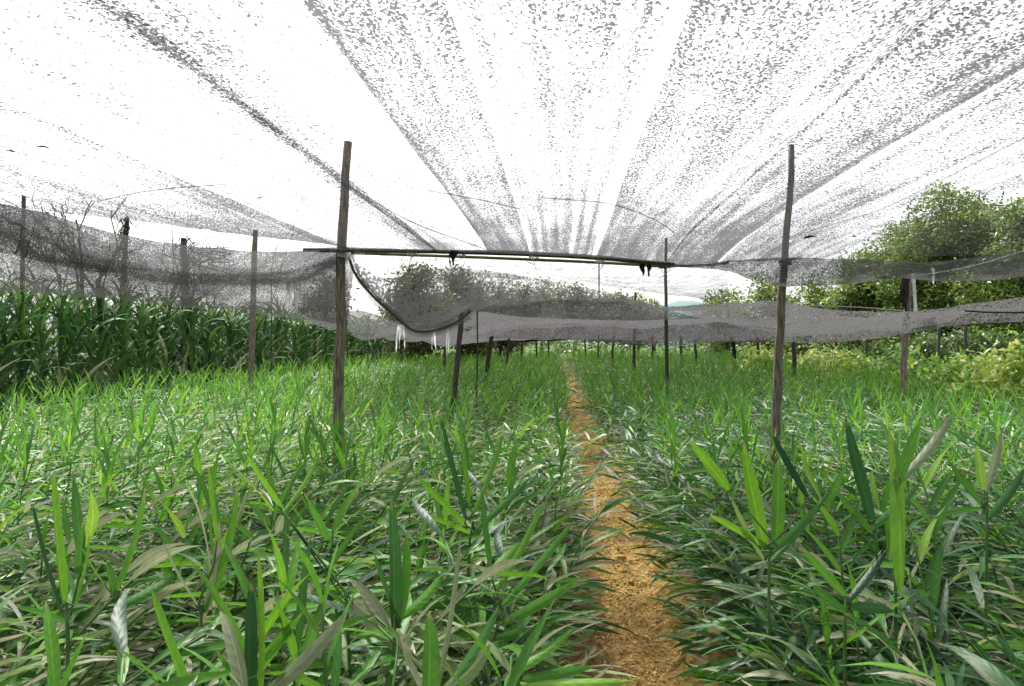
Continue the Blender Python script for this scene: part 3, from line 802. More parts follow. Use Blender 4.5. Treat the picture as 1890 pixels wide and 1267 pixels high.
def vine(px, py0, py1, Y, seed, label, wpx=10):
    rng = np.random.default_rng(seed); b = Buf()
    o = np.array(P(px, py1, Y))
    for q in range(9):
        ks = [np.array(P(px + rng.normal(0, wpx), py0 + (py1 - py0) * t + rng.normal(0, 5), Y + rng.normal(0, .03))) - o for t in np.linspace(rng.uniform(0, .3), rng.uniform(.6, 1), 6)]
        tube(b, spline(ks, 16), .007 + .004 * rng.random(), 4, cap=False)
    n = 60
    pos = np.stack([np.array(P(px + rng.normal(0, wpx), rng.uniform(py0, py1), Y + rng.normal(0, .03))) - o for _ in range(n)])
    b.add(*leaves(pos, rng.uniform(0, 6.28, n), rng.normal(-.6, .5, n), .5, rng.uniform(.05, .11, n), .025, rng.normal(0, 1, n), .9, S=3, across=1))
    t = build('dry_vine', b, M['darkwood'], loc=tuple(o)); tag(t, label, 'vine', 'dry vines hanging on posts')
vine(228, 400, 545, 13.4, 1, 'withered brown vine hanging on the slim black post of the left net', 8)
vine(345, 440, 590, 15.4, 2, 'withered brown vine hanging on the thick black post of the left net', 12)
vine(385, 440, 520, 15.5, 3, 'thin withered vine dangling right of the thick black post', 22)

# ------------------------------------------------------------------ shade nets
def cov2t(c):
    """coverage fraction -> noise threshold"""
    c = np.clip(c, .001, .999)
    return np.interp(c, [0, .02, .06, .12, .3, .5, .7, .97], [.32, .392, .436, .472, .537, .62, .70, .88])

def sheet(name, xyz, cov, mat, label, group='shade nets over the field', cat='shade net'):
    """xyz: (nu, nv, 3) grid, cov: (nu, nv)"""
    nu, nv = cov.shape
    i, j = np.meshgrid(np.arange(nu - 1), np.arange(nv - 1), indexing='ij')
    b = i * nv + j
    F = np.stack([b, b + nv, b + nv + 1, b + 1], -1).reshape(-1, 4)
    A = np.zeros((nu, nv, 3)); A[..., 0] = cov2t(cov)
    o = build(name, (xyz.reshape(-1, 3), F, A.reshape(-1, 3)), M[mat])
    tag(o, label, cat, group)
    return o

ROOF = EYE + .61
def roof_strip(x0, x1, y0, y1, covf, label, sag=.05, z0=0., seed=0, yend=None):
    nu = max(24, int((x1 - x0) / .012)) if x1 - x0 < 1.2 else 150
    nv = 120
    u = np.linspace(0, 1, nu)[:, None]; v = np.linspace(0, 1, nv)[None]
    X = x0 + (x1 - x0) * u + 0 * v
    ye = y1 if yend is None else yend(x0 + (x1 - x0) * u)
    Y = y0 + (ye - y0) * v + 0 * u
    wob = .02 * (fbm(Y * .8, Y * 0 + seed, seed, 2) - .5)
    X = X + wob
    Z = ROOF + z0 - sag * 4 * u * (1 - u) * (.6 + .4 * np.sin(Y * 1.1 + seed)) - .02 * np.clip(Y, 0, 9) * 0
    Z = Z + .03 * (fbm(X * 5, Y * .7, seed + 5, 3) - .5) + .018 * (fbm(X * 25, Y * 1.5, seed + 9, 2) - .5)
    bp_ = np.interp(X, [-5, -1.68, -.66, .30, .75, 1.1, 1.6, 3.0], [462, 462, 465, 478, 488, 484, 478, 468])
    ez = EYE + (635 - bp_) / 1400 * 4.96
    bl_ = np.clip((Y - 3.6) / 1.36, 0, 1) ** 2
    Z = Z * (1 - bl_) + ez * bl_
    C = covf(X, Y, u + 0 * v)
    grow = np.clip((Y - 1.7) / 3.3, 0, 1)
    C = np.clip(C + (1 - C) * (.02 + .66 * grow ** 1.5) * np.clip(C * 3.4 + .26, 0, 1) * (1 - .62 * np.clip((X - 1.3) * 2, 0, 1)), 0, .97)
    return sheet('shade_net', np.stack([X, Y, Z], -1), C, 'net', label)

def band(x, c, w): return np.exp(-((x - c) / w) ** 2)
# left edge of the roof runs obliquely from the camera side towards the left post
def yend_left(x): return np.interp(x, [-6, -2.45, -1.45, -1.3], [3.0, 3.3, 4.6, 4.96])
roof_strip(-5.5, -1.38, -2, 0, lambda X, Y, u: .085 + .24 * band(X, -1.40, .05) + .2 * band(X, -1.9, .03) + .22 * np.clip((Y - 2.4) / 2, 0, 1) + .0 * X, 'white overexposed net roof panel at the far left', .05, .0, 1, yend_left)
roof_strip(-1.40, -.80, -2, 4.96, lambda X, Y, u: .035 + .26 * band(X, -.84, .05) + .14 * band(X, -1.38, .03) + .08 * band(X, -1.1, .04), 'nearly clear net roof panel between the left post and the long dark fold', .05, .01, 2)
roof_strip(-.83, -.46, -2, 4.96, lambda X, Y, u: .035 + .46 * band(X, -.80, .022) + .14 * band(X, -.72, .08), 'net roof panel hanging from the long dark diagonal fold left of centre', .04, 0, 3)
roof_strip(-.47, -.20, -2, 4.96, lambda X, Y, u: .20 + .40 * band(X, -.455, .018) + .16 * band(X, -.30, .012) + .16 * band(X, -.38, .07) + .18 * band(X, -.215, .012), 'dark speckled narrow net roof panel left of centre', .03, .004, 4)
roof_strip(-.19, .195, -2, 4.98, lambda X, Y, u: .115 + .18 * band((X * 16) % 1, .5, .16) + .06 * band(X, 0, .06), 'pale net roof panel dotted in rows above the furrow', .03, .0, 5)
roof_strip(.235, .70, -2, 4.98, lambda X, Y, u: .21 + .24 * band(X, .25, .02) + .12 * band(X, .36, .012) + .14 * band(X, .62, .015) + .10 * band(X, .45, .05) - .08 * band(X, .56, .03), 'evenly speckled net roof panel right of the white gap', .035, .0, 6)
roof_strip(.69, 1.02, -2, 4.96, lambda X, Y, u: .25 + .16 * band(X, .9, .05) + .15 * band(X, .78, .012) + .38 * band(X, .985, .03), 'dark streaked net roof panel ending in the long fold at right', .03, .003, 7)
def yend_right(x): return np.interp(x, [1.0, 1.6, 6], [4.96, 5.0, 5.0])
roof_strip(1.04, 5.2, -2, 5, lambda X, Y, u: .10 + .12 * fbm(X * 1.2, Y * 1.2, 3, 2) + .2 * band(X, 1.3, .02) + .14 * band(X, 1.7, .02) - .07 * np.clip((X - 1.4) * 2, 0, 1) * np.clip(Y - 2.6, 0, 1), 'thin pale net roof panel at the far right in front of the trees', .05, .0, 8, yend_right)

def ribbon(top, bot, Ys, n=160, m=26, covf=None, mat='netfar', label='', seed=0, bulge=.05, fold=.02, name='shade_net'):
    """sheet hung between two pixel curves; Ys = (depths of top pts, depths of bottom pts)"""
    T = spline([P(p[0], p[1], y) for p, y in zip(top, Ys[0])], n)
    B = spline([P(p[0], p[1], y) for p, y in zip(bot, Ys[1])], n)
    v = np.linspace(0, 1, m)[None, :, None]
    G = T[:, None] * (1 - v) + B[:, None] * v
    u = np.linspace(0, 1, n)[:, None]; vv = np.linspace(0, 1, m)[None]
    G[..., 1] += bulge * np.sin(vv * pi) * (0.5 + fbm(u * 9, vv * 2, seed, 2)) + fold * np.sin(u * 60 + 5 * fbm(u * 6, vv * 2, seed + 3)) 
    G[..., 2] += fold * .8 * (fbm(u * 14, vv * 5, seed + 7, 3) - .5)
    C = covf(u + 0 * vv, vv + 0 * u) if covf else np.full((n, m), .6)
    return sheet(name, G, C, mat, label)

# left hanging curtain
topL = [(-160, 350), (0, 378), (100, 398), (200, 428), (330, 452), (470, 464), (600, 463), (655, 468)]
botL = [(-160, 520), (0, 535), (100, 543), (210, 552), (330, 566), (440, 574), (560, 592), (640, 600)]
ribbon(topL, botL, ([2.9, 3.3, 3.5, 3.8, 4.2, 4.6, 4.94, 5.06], [3.0, 3.4, 3.6, 3.9, 4.3, 4.7, 5.2, 5.6]),
       covf=lambda u, v: .54 + .36 * fbm(u * 30 + v * 6, v * 5, 2) + .3 * band(v, .985, .012) + .16 * np.clip(.35 - u, 0, 1) * 2 * (v < .6) - .1 * (v > .75) + .1 * band((v * 3 + fbm(u * 5, v * 2, 8)) % 1, .5, .15), mat='netfar', label='grey net hanging down along the left side in front of the maize', seed=1)
ribbon([(-160, 345), (0, 376), (80, 398), (180, 440), (260, 470)], [(-160, 450), (0, 465), (60, 480), (160, 500), (270, 505)],
       ([2.8, 3.2, 3.4, 3.7, 4.0], [2.8, 3.2, 3.4, 3.7, 4.0]), covf=lambda u, v: .42 + .3 * fbm(u * 12, v * 5, 5) - .25 * np.clip(u * 1.5 - .6, 0, 1), mat='netroll', label='dark doubled net bunched up at the far left', seed=4, n=90)
ribbon([(540, 520), (575, 492), (610, 474), (636, 470)], [(536, 560), (570, 585), (610, 596), (645, 600)],
       ([4.9, 4.93, 4.95, 4.95], [4.95, 5.0, 5.0, 5.0]), covf=lambda u, v: .35 + .15 * fbm(u * 6, v * 4, 3), mat='netfar', label='small pale triangle of net beside the left wooden post', seed=6, n=50)

def roll(pts, r, label, seed=0, mat='netroll', name='rolled_net', n=90, cv=.58, cat='rolled net', tw=.25):
    c = spline([P(*p) for p in pts], n); rg3 = np.random.default_rng(seed)
    s = np.linspace(0, 1, n)
    b = Buf()
    for q in range(2):
        off = np.stack([np.zeros(n), r * .4 * np.cos(s * 14 + q * 2.1), r * .4 * np.sin(s * 14 + q * 2.1)], 1)
        rad = r * (.62 + tw * (fbm(s * 12, s * 0 + q, seed + q) - .3))
        tube(b, c + off, rad, 9, jit=.06, seed=seed + q)
    V, F, A = b.arr(); A[:, 0] = cov2t(np.full(len(A), cv))
    o = build(name, (V, F, A), M[mat]); tag(o, label, cat, 'rolled edges of the nets'); return o
def gathered(pts, hw, label, seed, cv=.85, base=.2, n=150):
    """net bunched along its hem: two crumpled strips of cloth with the densest folds in the middle"""
    t = [(p[0], p[1] - hw) for p in pts]; b = [(p[0], p[1] + hw * 1.15) for p in pts]; ys = [p[2] for p in pts]
    return ribbon(t, b, (ys, [y + .02 for y in ys]), n=n, m=16, covf=lambda u, v: np.clip(base + (cv - base) * band(v + .12 * (fbm(u * 9, v * 0, seed) - .5), .48 + .12 * np.sin(u * 7 + seed), .23) + .25 * (fbm(u * 45, v * 6, seed + 2) - .5), 0, .97),
                  mat='netroll', label=label, seed=seed, bulge=.06, fold=.012, name='gathered_net')
gathered([(-140, 385, 3.0), (0, 430, 3.25), (60, 468, 3.4), (130, 486, 3.6), (250, 512, 3.9), (350, 524, 4.2), (480, 522, 4.6), (550, 512, 4.8), (600, 488, 4.9), (640, 468, 4.97)], 19, 'dark gathered net hem sagging in a long curve across the left net', 1)
gathered([(-140, 345, 2.95), (0, 405, 3.2), (60, 440, 3.35), (140, 470, 3.55), (260, 494, 3.9), (400, 506, 4.35), (540, 498, 4.8), (640, 468, 4.97)], 12, 'thin soft fold running above the dark gathered hem of the left net', 9, .6, .1)
gathered([(-140, 470, 3.0), (0, 500, 3.35), (130, 520, 3.6), (230, 534, 3.95), (440, 556, 4.7), (560, 570, 5.1)], 10, 'pale lower fold of the left net above the maize', 12, .5, .1)
gathered([(648, 480, 5.02), (662, 512, 5.1), (690, 548, 5.3), (725, 580, 5.6), (745, 598, 5.9), (772, 611, 6.2), (812, 606, 6.7), (845, 592, 7.4), (868, 574, 8.2)], 11, 'dark gathered net hem hanging in a deep swag from the left post', 3, .93, .35, 110)
roll([(644, 478, 5.03), (658, 510, 5.1), (688, 546, 5.3), (722, 578, 5.6), (745, 599, 5.9), (772, 612, 6.2), (812, 607, 6.7), (845, 594, 7.4), (868, 576, 8.2)], .012, 'twisted net rope running along the swag from the left post', 3, cv=.7, n=60)

# net hung behind the swag
ribbon([(652, 480), (710, 515), (780, 500), (860, 496), (950, 508), (1060, 528), (1150, 546), (1230, 572), (1300, 588)], [(655, 505), (700, 556), (745, 598), (800, 605), (868, 575), (960, 585), (1060, 590), (1150, 592), (1230, 590), (1300, 592)],
       ([5.05, 5.5, 6.3, 7.2, 8.4, 9.5, 10, 10.5, 11], [5.05, 5.4, 5.9, 6.7, 8.2, 9.4, 10, 10.5, 11]), covf=lambda u, v: .30 + .32 * v ** .7 + .32 * fbm(u * 22 + v * 4, v * 5, 6) - .12 * np.clip(u * 1.4 - .5, 0, 1) * (1 - v), mat='netmid', label='thin grey net fanning up from the swag in front of the olive tree', seed=8)
ribbon([(700, 469), (850, 472), (1000, 478), (1120, 485), (1240, 494), (1345, 492)], [(700, 520), (850, 510), (1000, 520), (1120, 530), (1240, 545), (1345, 560)],
       ([5.1] * 6, [9.5, 9.8, 10, 10.2, 10.4, 10.6]), covf=lambda u, v: .15 + .34 * v * fbm(u * 16, v * 4, 16), mat='net', label='almost clear net stretched beyond the beam over the bright gap', seed=18)
# second net roof beyond the gap; seen almost edge on
FE = [(560, 590, 9.0), (660, 575, 8.8), (770, 600, 8.2), (870, 562, 8.4), (960, 556, 9.2), (1060, 546, 9.6), (1150, 544, 9.6), (1230, 552, 10), (1330, 550, 10.4), (1440, 546, 10.2), (1540, 566, 10), (1680, 574, 10), (1800, 560, 10), (1960, 548, 9.6)]
fe = spline([P(*p) for p in FE], 200)
n, mv = 200, 90
vv = np.linspace(0, 1, mv) ** 1.6
bx = np.linspace(-7.0, 9.5, n)
be = np.stack([bx, np.full(n, 44.0), EYE + .28 + .2 * fbm(bx * .6, bx * 0, 4)], 1)
G = fe[:, None] * (1 - vv[None, :, None]) + be[:, None] * vv[None, :, None]
G[..., 2] += -.26 * np.abs(np.sin(G[..., 1] * .75 + .8 * fbm(G[..., 0] * .5, G[..., 1] * 0, 3))) * np.clip((G[..., 1] - 9) * .3, 0, 1) * np.clip((44 - G[..., 1]) * .2, 0, 1) + .16 * (fbm(G[..., 0] * 1.3, G[..., 1] * .8, 21, 3) - .5)
Cc = np.clip(.30 + .42 * fbm(G[..., 0] * 3.5 + G[..., 1], G[..., 1] * .9, 41, 4) + 0 * G[..., 0], 0, .9)
sheet('shade_net', G, Cc, 'netmid', 'large grey net roof over the far half of the field beyond the gap')
# sagging bands at right
ribbon([(1215, 490), (1290, 489), (1340, 482), (1400, 478), (1460, 476), (1560, 478), (1680, 484), (1780, 478), (1890, 462), (2020, 440)],
       [(1215, 495), (1290, 496), (1345, 502), (1400, 519), (1450, 529), (1550, 526), (1650, 515), (1760, 520), (1890, 512), (2020, 505)],
       ([4.96] * 10, [4.9] * 10), covf=lambda u, v: .50 + .42 * fbm(u * 40 + v * 3, v * 4, 9) - .15 * np.clip(u * 2 - 1, 0, 1) * (v < .4), mat='netfar', label='grey net hem drooping in front of the right wooden post', seed=12, bulge=-.03)
ribbon([(1440, 560), (1540, 572), (1680, 575), (1800, 560), (1960, 540)], [(1440, 632), (1540, 632), (1640, 622), (1730, 606), (1820, 596), (1960, 592)],
       ([9.4, 9.4, 9.4, 9.3, 9.1], [9.8, 9.8, 9.7, 9.6, 9.5, 9.4]), covf=lambda u, v: .34 + .40 * fbm(u * 26 + v * 4, v * 5, 10), mat='netmid', label='lower grey net band sagging at the right under the trees', seed=14, n=120)
ribbon([(870, 575), (980, 582), (1080, 590), (1160, 596), (1230, 600), (1330, 590), (1450, 585)], [(870, 624), (980, 626), (1080, 628), (1160, 634), (1230, 640), (1330, 632), (1450, 630)],
       ([15] * 7, [15.5] * 7), covf=lambda u, v: .30 + .42 * fbm(u * 40 + v * 3, v * 4, 12), mat='netmid', label='grey net curtain hanging low across the middle of the far field', seed=15, n=140)
roll([(930, 629, 36), (1000, 627, 36), (1060, 625, 36), (1110, 627, 36), (1165, 632, 36)], .09, 'black roll of net lying low at the far end of the field', 5, 'black', n=50)

# ------------------------------------------------------------------ beams, wires, ropes, scraps
def bar(name, pts, r, mat, label, cat, group=None, n=40, ns=7, jit=.1, seed=0):
    c = spline([P(*p) for p in pts], n); b = Buf(); tube(b, c, r, ns, jit=jit, seed=seed)
    o = build(name, b, M[mat]); tag(o, label, cat, group); return o
bar('bamboo_pole', [(560, 462, 4.95), (700, 463, 4.95), (850, 466, 4.95), (1000, 471, 4.95), (1120, 478, 4.95), (1245, 489, 4.95)], .014, 'darkwood', 'upper bamboo pole carrying the edge of the net roof', 'pole', 'poles of the net edge', seed=1)
bar('bamboo_pole', [(648, 467, 5.03), (850, 474, 5.03), (1000, 480, 5.03), (1110, 485, 5.03), (1230, 492, 5.03)], .011, 'bamboo', 'lower thinner bamboo pole just under the edge of the net roof', 'pole', 'poles of the net edge', seed=2)
roll([(560, 462, 4.97), (650, 461, 4.97), (800, 464, 4.97), (950, 467, 4.97), (1110, 476, 4.97), (1230, 489, 4.97), (1330, 487, 4.97), (1345, 484, 4.97)], .014, 'net edge wrapped round the bamboo pole in the middle', 7, n=110)
bar('plastic_strip', [(1686, 506, 9.85), (1687, 530, 9.85), (1690, 576, 9.85)], [.022] * 40, 'pale', 'short pale pipe hanging beside the black cloth on the leaning post', 'pipe', None)
W_ = [([(180, 372, 3.2), (280, 352, 3.2), (420, 340, 3.2)], .0015, 'darkwood', 'thin dark wire under the white roof at left'),
      ([(1000, 365, 3.3), (1120, 376, 3.3), (1200, 402, 3.4), (1245, 430, 3.5)], .003, 'rope', 'white cord zigzagging across the net right of centre'),
      ([(790, 352, 3.2), (880, 368, 3.2), (960, 386, 3.2)], .003, 'rope', 'white cord under the net left of centre'),
      ([(1450, 440, 5.0), (1500, 425, 5), (1640, 380, 5), (1900, 250, 4.0)], .0035, 'rope', 'white rope running up from the right post'),
      ([(645, 345, 4.2), (760, 410, 4.4), (900, 462, 4.9)], .004, 'rope', 'white rope behind the left post going down to the beam'),
      ([(1100, 640, 40), (700, 592, 20), (560, 545, 14), (300, 470, 7)], .006, 'darkwood', 'long dark wire along the left side of the field'),
      ([(1680, 575, 9.9), (1540, 566, 14), (1352, 562, 24.9)], .008, 'darkwood', 'dark wire linking the posts at right'),
      ([(1680, 512, 9.9), (1800, 490, 9), (1960, 440, 7)], .006, 'rope', 'pale rope stretched from the leaning post to the right edge'),
      ([(1780, 574, 9), (1840, 577, 9), (1960, 577, 9)], .012, 'black', 'short black hose lying along the right net band')]
for pts, r, mt, lb in W_:
    bar('wire' if mt == 'darkwood' else ('hose' if mt == 'black' else 'rope'), pts, r, mt, lb, 'wire' if mt == 'darkwood' else ('hose' if mt == 'black' else 'rope'), 'wires and ropes holding the nets', n=40, ns=5)

def scrap(name, px, py0, py1, Y, w, mat, label, cat, seed, strips=3):
    rng = np.random.default_rng(seed); o = np.array(P(px, py0, Y)); H = (py1 - py0) / F_PX * Y
    k = strips
    b = rng.normal(0, w * .25, (k, 3)); b[:, 2] = 0
    V, F, A = leaves(b, rng.uniform(0, 6.28, k), np.full(k, -1.35), rng.uniform(.05, .3, k), H * rng.uniform(.7, 1.05, k), w, rng.normal(0, 1, k), 1, S=12, across=4, fold=.5, sideb=rng.normal(0, .5, k), wave=.8, power=.5)
    V = V + rng.normal(0, w * .04, V.shape)
    t = build(name, (V, F, A), M[mat], loc=tuple(o)); tag(t, label, cat, 'scraps tied to the nets')
scrap('plastic_rag', 537, 520, 590, 4.85, .035, 'film', 'white plastic rag hanging from the left net beside the post', 'rag', 1)
scrap('plastic_rag', 742, 600, 650, 5.85, .03, 'film', 'tattered white plastic strip hanging from the swag', 'rag', 2)
scrap('plastic_rag', 800, 608, 655, 6.7, .022, 'film', 'white plastic strip hanging right of the swag', 'rag', 3, 2)
scrap('plastic_rag', 826, 608, 660, 7.0, .025, 'film', 'pale torn plastic strip next to the dark post under the swag', 'rag', 4, 2)
def wrap_tie(px, py, Y, label, mat='rope', w=.05, r=.02):
    c = np.array(P(px, py, Y)); b = Buf(); rng = np.random.default_rng(int(px))
    for q in range(5):
        a = np.linspace(0, 2 * pi, 11); x0 = (q / 4 - .5) * w
        tube(b, np.stack([x0 + .006 * np.sin(a + q), r * np.cos(a), r * np.sin(a)], 1), .003, 4, cap=False)
    for q in range(2):
        tube(b, spline([(0, -r, 0), (rng.normal(0, .02), -r, -.03), (rng.normal(0, .03), -r, -.06 - .03 * q)], 7), .002, 4)
    t = build('rope_tie', b, M[mat], loc=tuple(c)); tag(t, label, 'rope tie', 'ties on the bamboo poles')
for px_, py_, lb_ in [(664, 464, 'rope tie on the bamboo pole closest to the left post'), (760, 466, 'rope tie on the bamboo pole between the left post and the dark knot'), (850, 468, 'yellowish rope tie beside the dark cloth knot on the beam'), (985, 473, 'rope tie at the middle of the beam above the far trees'), (1108, 480, 'white rope tie where the lower pole ends on the beam'), (1228, 489, 'rope tie where the tall slim post meets the beam')]:
    wrap_tie(px_, py_, 4.96, lb_)
scrap('cloth_scrap', 836, 462, 492, 4.93, .035, 'black', 'dark knot of cloth tied round the bamboo pole', 'cloth scrap', 5, 5)
scrap('cloth_scrap', 1184, 487, 512, 4.95, .03, 'black', 'small dark rag hanging under the beam right of centre', 'cloth scrap', 6, 3)
scrap('cloth_scrap', 1200, 487, 512, 4.95, .03, 'black', 'second small dark rag hanging close to the slim tall post', 'cloth scrap', 7, 3)
scrap('cloth_scrap', 1672, 510, 585, 9.9, .10, 'black', 'black cloth hanging on the leaning post', 'cloth scrap', 8, 4)
scrap('plastic_rag', 1722, 495, 525, 9.6, .05, 'film', 'small white strip hanging from the rope at right', 'rag', 9, 1)
for i, (px, py, Y, L, lab) in enumerate([(945, 216, 2.02, .03, 'small dark leaf lying on the net above the centre'), (15, 278, 2.4, .06, 'dark twig lying on the net at the left edge'), (75, 274, 2.4, .05, 'dry twig beside the one at the left edge of the net'),
                                         (1482, 434, 4.1, .10, 'dark flap of leaf on the net just right of the right post'), (1572, 436, 4.2, .05, 'small dark leaf on the net left of the big tree'), (1775, 30, 1.4, .025, 'curled dark leaf on the net at the upper right'),
                                         (470, 372, 3.2, .07, 'dry leaves caught on the net left of the left post'), (1190, 297, 2.5, .02, 'tiny dark clip on the white gap of the roof')]):
    rng = np.random.default_rng(i + 70); k = 3
    V, F, A = leaves(rng.normal(0, .01, (k, 3)), rng.uniform(-.5, .5, k), rng.normal(0, .2, k), .5, L * .7, L * .12, rng.normal(0, .6, k), .95, S=5, across=2, sideb=rng.normal(0, .5, k))
    t = build('dry_leaf', (V, F, A), M['darkwood'], loc=P(px, py, Y)); tag(t, lab, 'dry leaf', 'debris on the net roof')

# ------------------------------------------------------------------ trees and bushes
def crown(rng, blobs, count, size, tone=(.1, 1.0), flat=.5):
    """leaf sized faces in clumps spread through a set of ellipsoid lobes"""
    bl = np.array(blobs, float)
    vol = bl[:, 3] * bl[:, 4] * bl[:, 5]; pr_ = vol ** .7; pr_ /= pr_.sum()
    nclump = count // 26
    ci = rng.choice(len(bl), nclump, p=pr_)
    d = rng.normal(0, 1, (nclump, 3)); d /= np.linalg.norm(d, axis=1)[:, None]
    rr = rng.uniform(.25, 1.06, nclump) ** .5
    cc = bl[ci, :3] + d * rr[:, None] * bl[ci, 3:6]
    ct = rng.uniform(tone[0], tone[1], nclump)
    p = np.repeat(cc, 26, 0) + rng.normal(0, size * 1.5, (nclump * 26, 3)) * np.array([1, 1, .7])
    n = len(p); t = np.clip(np.repeat(ct, 26) + rng.normal(0, .12, n), 0, 1)
    return leaves(p, rng.uniform(0, 6.28, n), rng.normal(0, .6, n), rng.uniform(0, .8, n), size * rng.uniform(.7, 1.3, n), size * .5, rng.normal(0, .8, n), t, S=2, across=1, fold=0)

def tree(px, Y, py_top, wpx, label, seed, mat='tree', count=9000, size=.16, name='broadleaf_tree', lowfrac=.2, group='trees beyond the nets', nl=9, xoff=0):
    rng = np.random.default_rng(seed)
    x, y, _ = PZ(px, Y); H = P(px, py_top, Y)[2]; Wd = wpx / F_PX * Y / 2
    rt = empty(name, (x, y, -.05))
    bl = []
    for q in range(nl):
        f = (q + .5) / nl; zc = H * (lowfrac + (1 - lowfrac) * (.12 + .76 * f))
        a = rng.uniform(0, 6.28); rad = Wd * .62 * math.sin(pi * (.25 + .68 * f)) * rng.uniform(.5, 1.05)
        s = Wd * rng.uniform(.30, .48) * (1.1 - .35 * f)
        bl.append((rad * cos(a), rad * sin(a), zc, s, s, min(s * .8, H * .22)))
    bl.append((0, 0, H * .55, Wd * .5, Wd * .5, H * .28))
    b = Buf(); b.add(*crown(rng, bl, count, size))
    build('crown', b, M[mat], rt)
    tb = Buf(); r0 = .035 * H * .7
    pts = [(0, 0, 0), (rng.normal(0, .05), rng.normal(0, .05), H * .3), (rng.normal(0, .15), rng.normal(0, .15), H * .62), (0, 0, H * .88)]
    tube(tb, spline(pts, 12), np.linspace(r0, r0 * .2, 12), 8, jit=.15)
    for q in bl[:7]:
        st = np.array([0, 0, H * rng.uniform(.22, .5)])
        tube(tb, spline([st, (st + np.array(q[:3])) / 2 + rng.normal(0, .08, 3), q[:3]], 7), np.linspace(r0 * .45, r0 * .12, 7), 5)
    build('trunk', tb, M['bark'], rt)
    tag(rt, label, 'tree', group)
    return rt

tree(1745, 24, 348, 330, 'large dark green tree behind the right nets', 1, count=32000, size=.125, nl=15)
tree(1650, 27, 402, 230, 'lower rounded tree on the left flank of the large right tree', 2, count=18000, size=.13, nl=12)
tree(1890, 21, 345, 260, 'bright green tree cut by the right edge', 3, count=18000, size=.12, nl=11)
tree(1985, 23, 330, 260, 'tall green tree mostly outside the right edge', 13, count=14000, size=.13, nl=10)
tree(1830, 30, 420, 190, 'dull green tree between the two tall right trees', 4, count=14000, size=.13, nl=11)
tree(1420, 34, 500, 150, 'small tree seen just left of the right wooden post', 5, count=6000, size=.18, lowfrac=.1)
tree(1500, 30, 492, 150, 'yellowish green bushy tree right of the right wooden post', 6, count=6000, size=.16, lowfrac=.1)
tree(1345, 45, 520, 110, 'low green tree left of the right wooden post', 7, count=4000, size=.22, lowfrac=.1)
tree(1580, 26, 470, 140, 'bush like tree under the flank of the large right tree', 8, count=6000, size=.15, lowfrac=.1)
tree(760, 30, 478, 150, 'olive coloured tree behind the swag', 9, 'olive', 9000, .17, lowfrac=.1)
tree(850, 33, 480, 140, 'olive green tree right of the one behind the swag', 10, 'olive', 8000, .18, lowfrac=.1)
tree(920, 40, 512, 90, 'low olive tree at the left end of the far tree row', 11, 'olive', 4000, .2, lowfrac=.1)
tree(600, 28, 498, 110, 'brownish olive tree glimpsed left of the left wooden post', 12, 'olive', 5000, .17, lowfrac=.1)
for i, (px, top, w) in enumerate([(965, 512, 60), (1000, 508, 48), (1030, 520, 50), (1062, 515, 45), (1090, 522, 48), (1118, 530, 44), (1148, 532, 44), (1178, 536, 46), (1208, 534, 44), (1322, 534, 60)]):
    tree(px, 60 + (i % 3) * 4, top, w, 'slender hazy green tree in the far row, number %s from its left end' % ['one', 'two', 'three', 'four', 'five', 'six', 'seven', 'eight', 'nine', 'ten'][i] if 0 else
         ['feathery tree at the left end of the far tree row', 'tallest slender tree in the far row above the furrow', 'low tree right of the tallest in the far row', 'slender tree in the far row straight above the furrow',
          'slim tree in the far row left of the thin far pole', 'tree in the far row just right of the thin far pole', 'low tree in the far row left of the slim dark post', 'low tree in the far row behind the slim dark post',
          'last low tree of the far row left of the tall slim post', 'low round tree right of the far blue green hill'][i],
         40 + i, 'tree' if i % 3 else 'olive', 2600, .3, 'slender_tree', .1, 'far row of trees', 7)

def bush(px, Y, py_top, wpx, label, seed, mat, size, count, tone, name='bush', group=None, cat='bush'):
    rng = np.random.default_rng(seed); x, y, _ = PZ(px, Y); H = P(px, py_top, Y)[2]; Wd = wpx / F_PX * Y / 2
    rt = empty(name, (x, y, 0))
    bl = [(rng.uniform(-.5, .5) * Wd, rng.uniform(-.5, .5) * Wd, H * rng.uniform(.3, .72), Wd * .5, Wd * .5, H * .27) for _ in range(6)]
    b = Buf(); b.add(*crown(rng, bl, count, size, tone)); build('foliage', b, M[mat], rt)
    tb = Buf()
    for q in bl: tube(tb, spline([(0, 0, 0), (q[0] * .5, q[1] * .5, q[2] * .6), (q[0], q[1], q[2])], 5), .012, 4)
    build('stems', tb, M['stem'], rt); tag(rt, label, cat, group); return rt
BL = [(1830, 11.5, 633, 120, 'pale yellow green broad leaved bush near the right edge', (.5, .95)), (1885, 10.8, 627, 110, 'yellowish broad leaved bush cut by the right edge', (.4, .9)),
      (1775, 12.5, 649, 90, 'light green broad leaved bush left of the yellow ones', (.2, .75)), (1700, 14, 645, 90, 'low green bush behind the leaning wooden post', (.2, .7)),
      (1640, 16, 643, 80, 'low green bush left of the leaning wooden post', (.1, .7)), (1590, 17, 640, 80, 'low bush with pale leaves midway between the two right posts', (.3, .95)),
      (1540, 18, 640, 70, 'low pale bush behind the crooked dark post', (.3, 1)), (1495, 19, 640, 70, 'low bush with yellow leaves right of the brown wooden post', (.3, 1)),
      (1420, 22, 637, 70, 'low yellow green bush left of the brown wooden post', (.3, .9)), (1385, 24, 636, 60, 'small yellow green bush at the far right side of the field', (.3, .9))]
for i, (px, Y, pt, w, lb, tn) in enumerate(BL):
    bush(px, Y, pt, w, lb, 60 + i, 'squash', .13, 900, tn, 'squash_bush', 'leafy bushes along the right edge', 'bush')
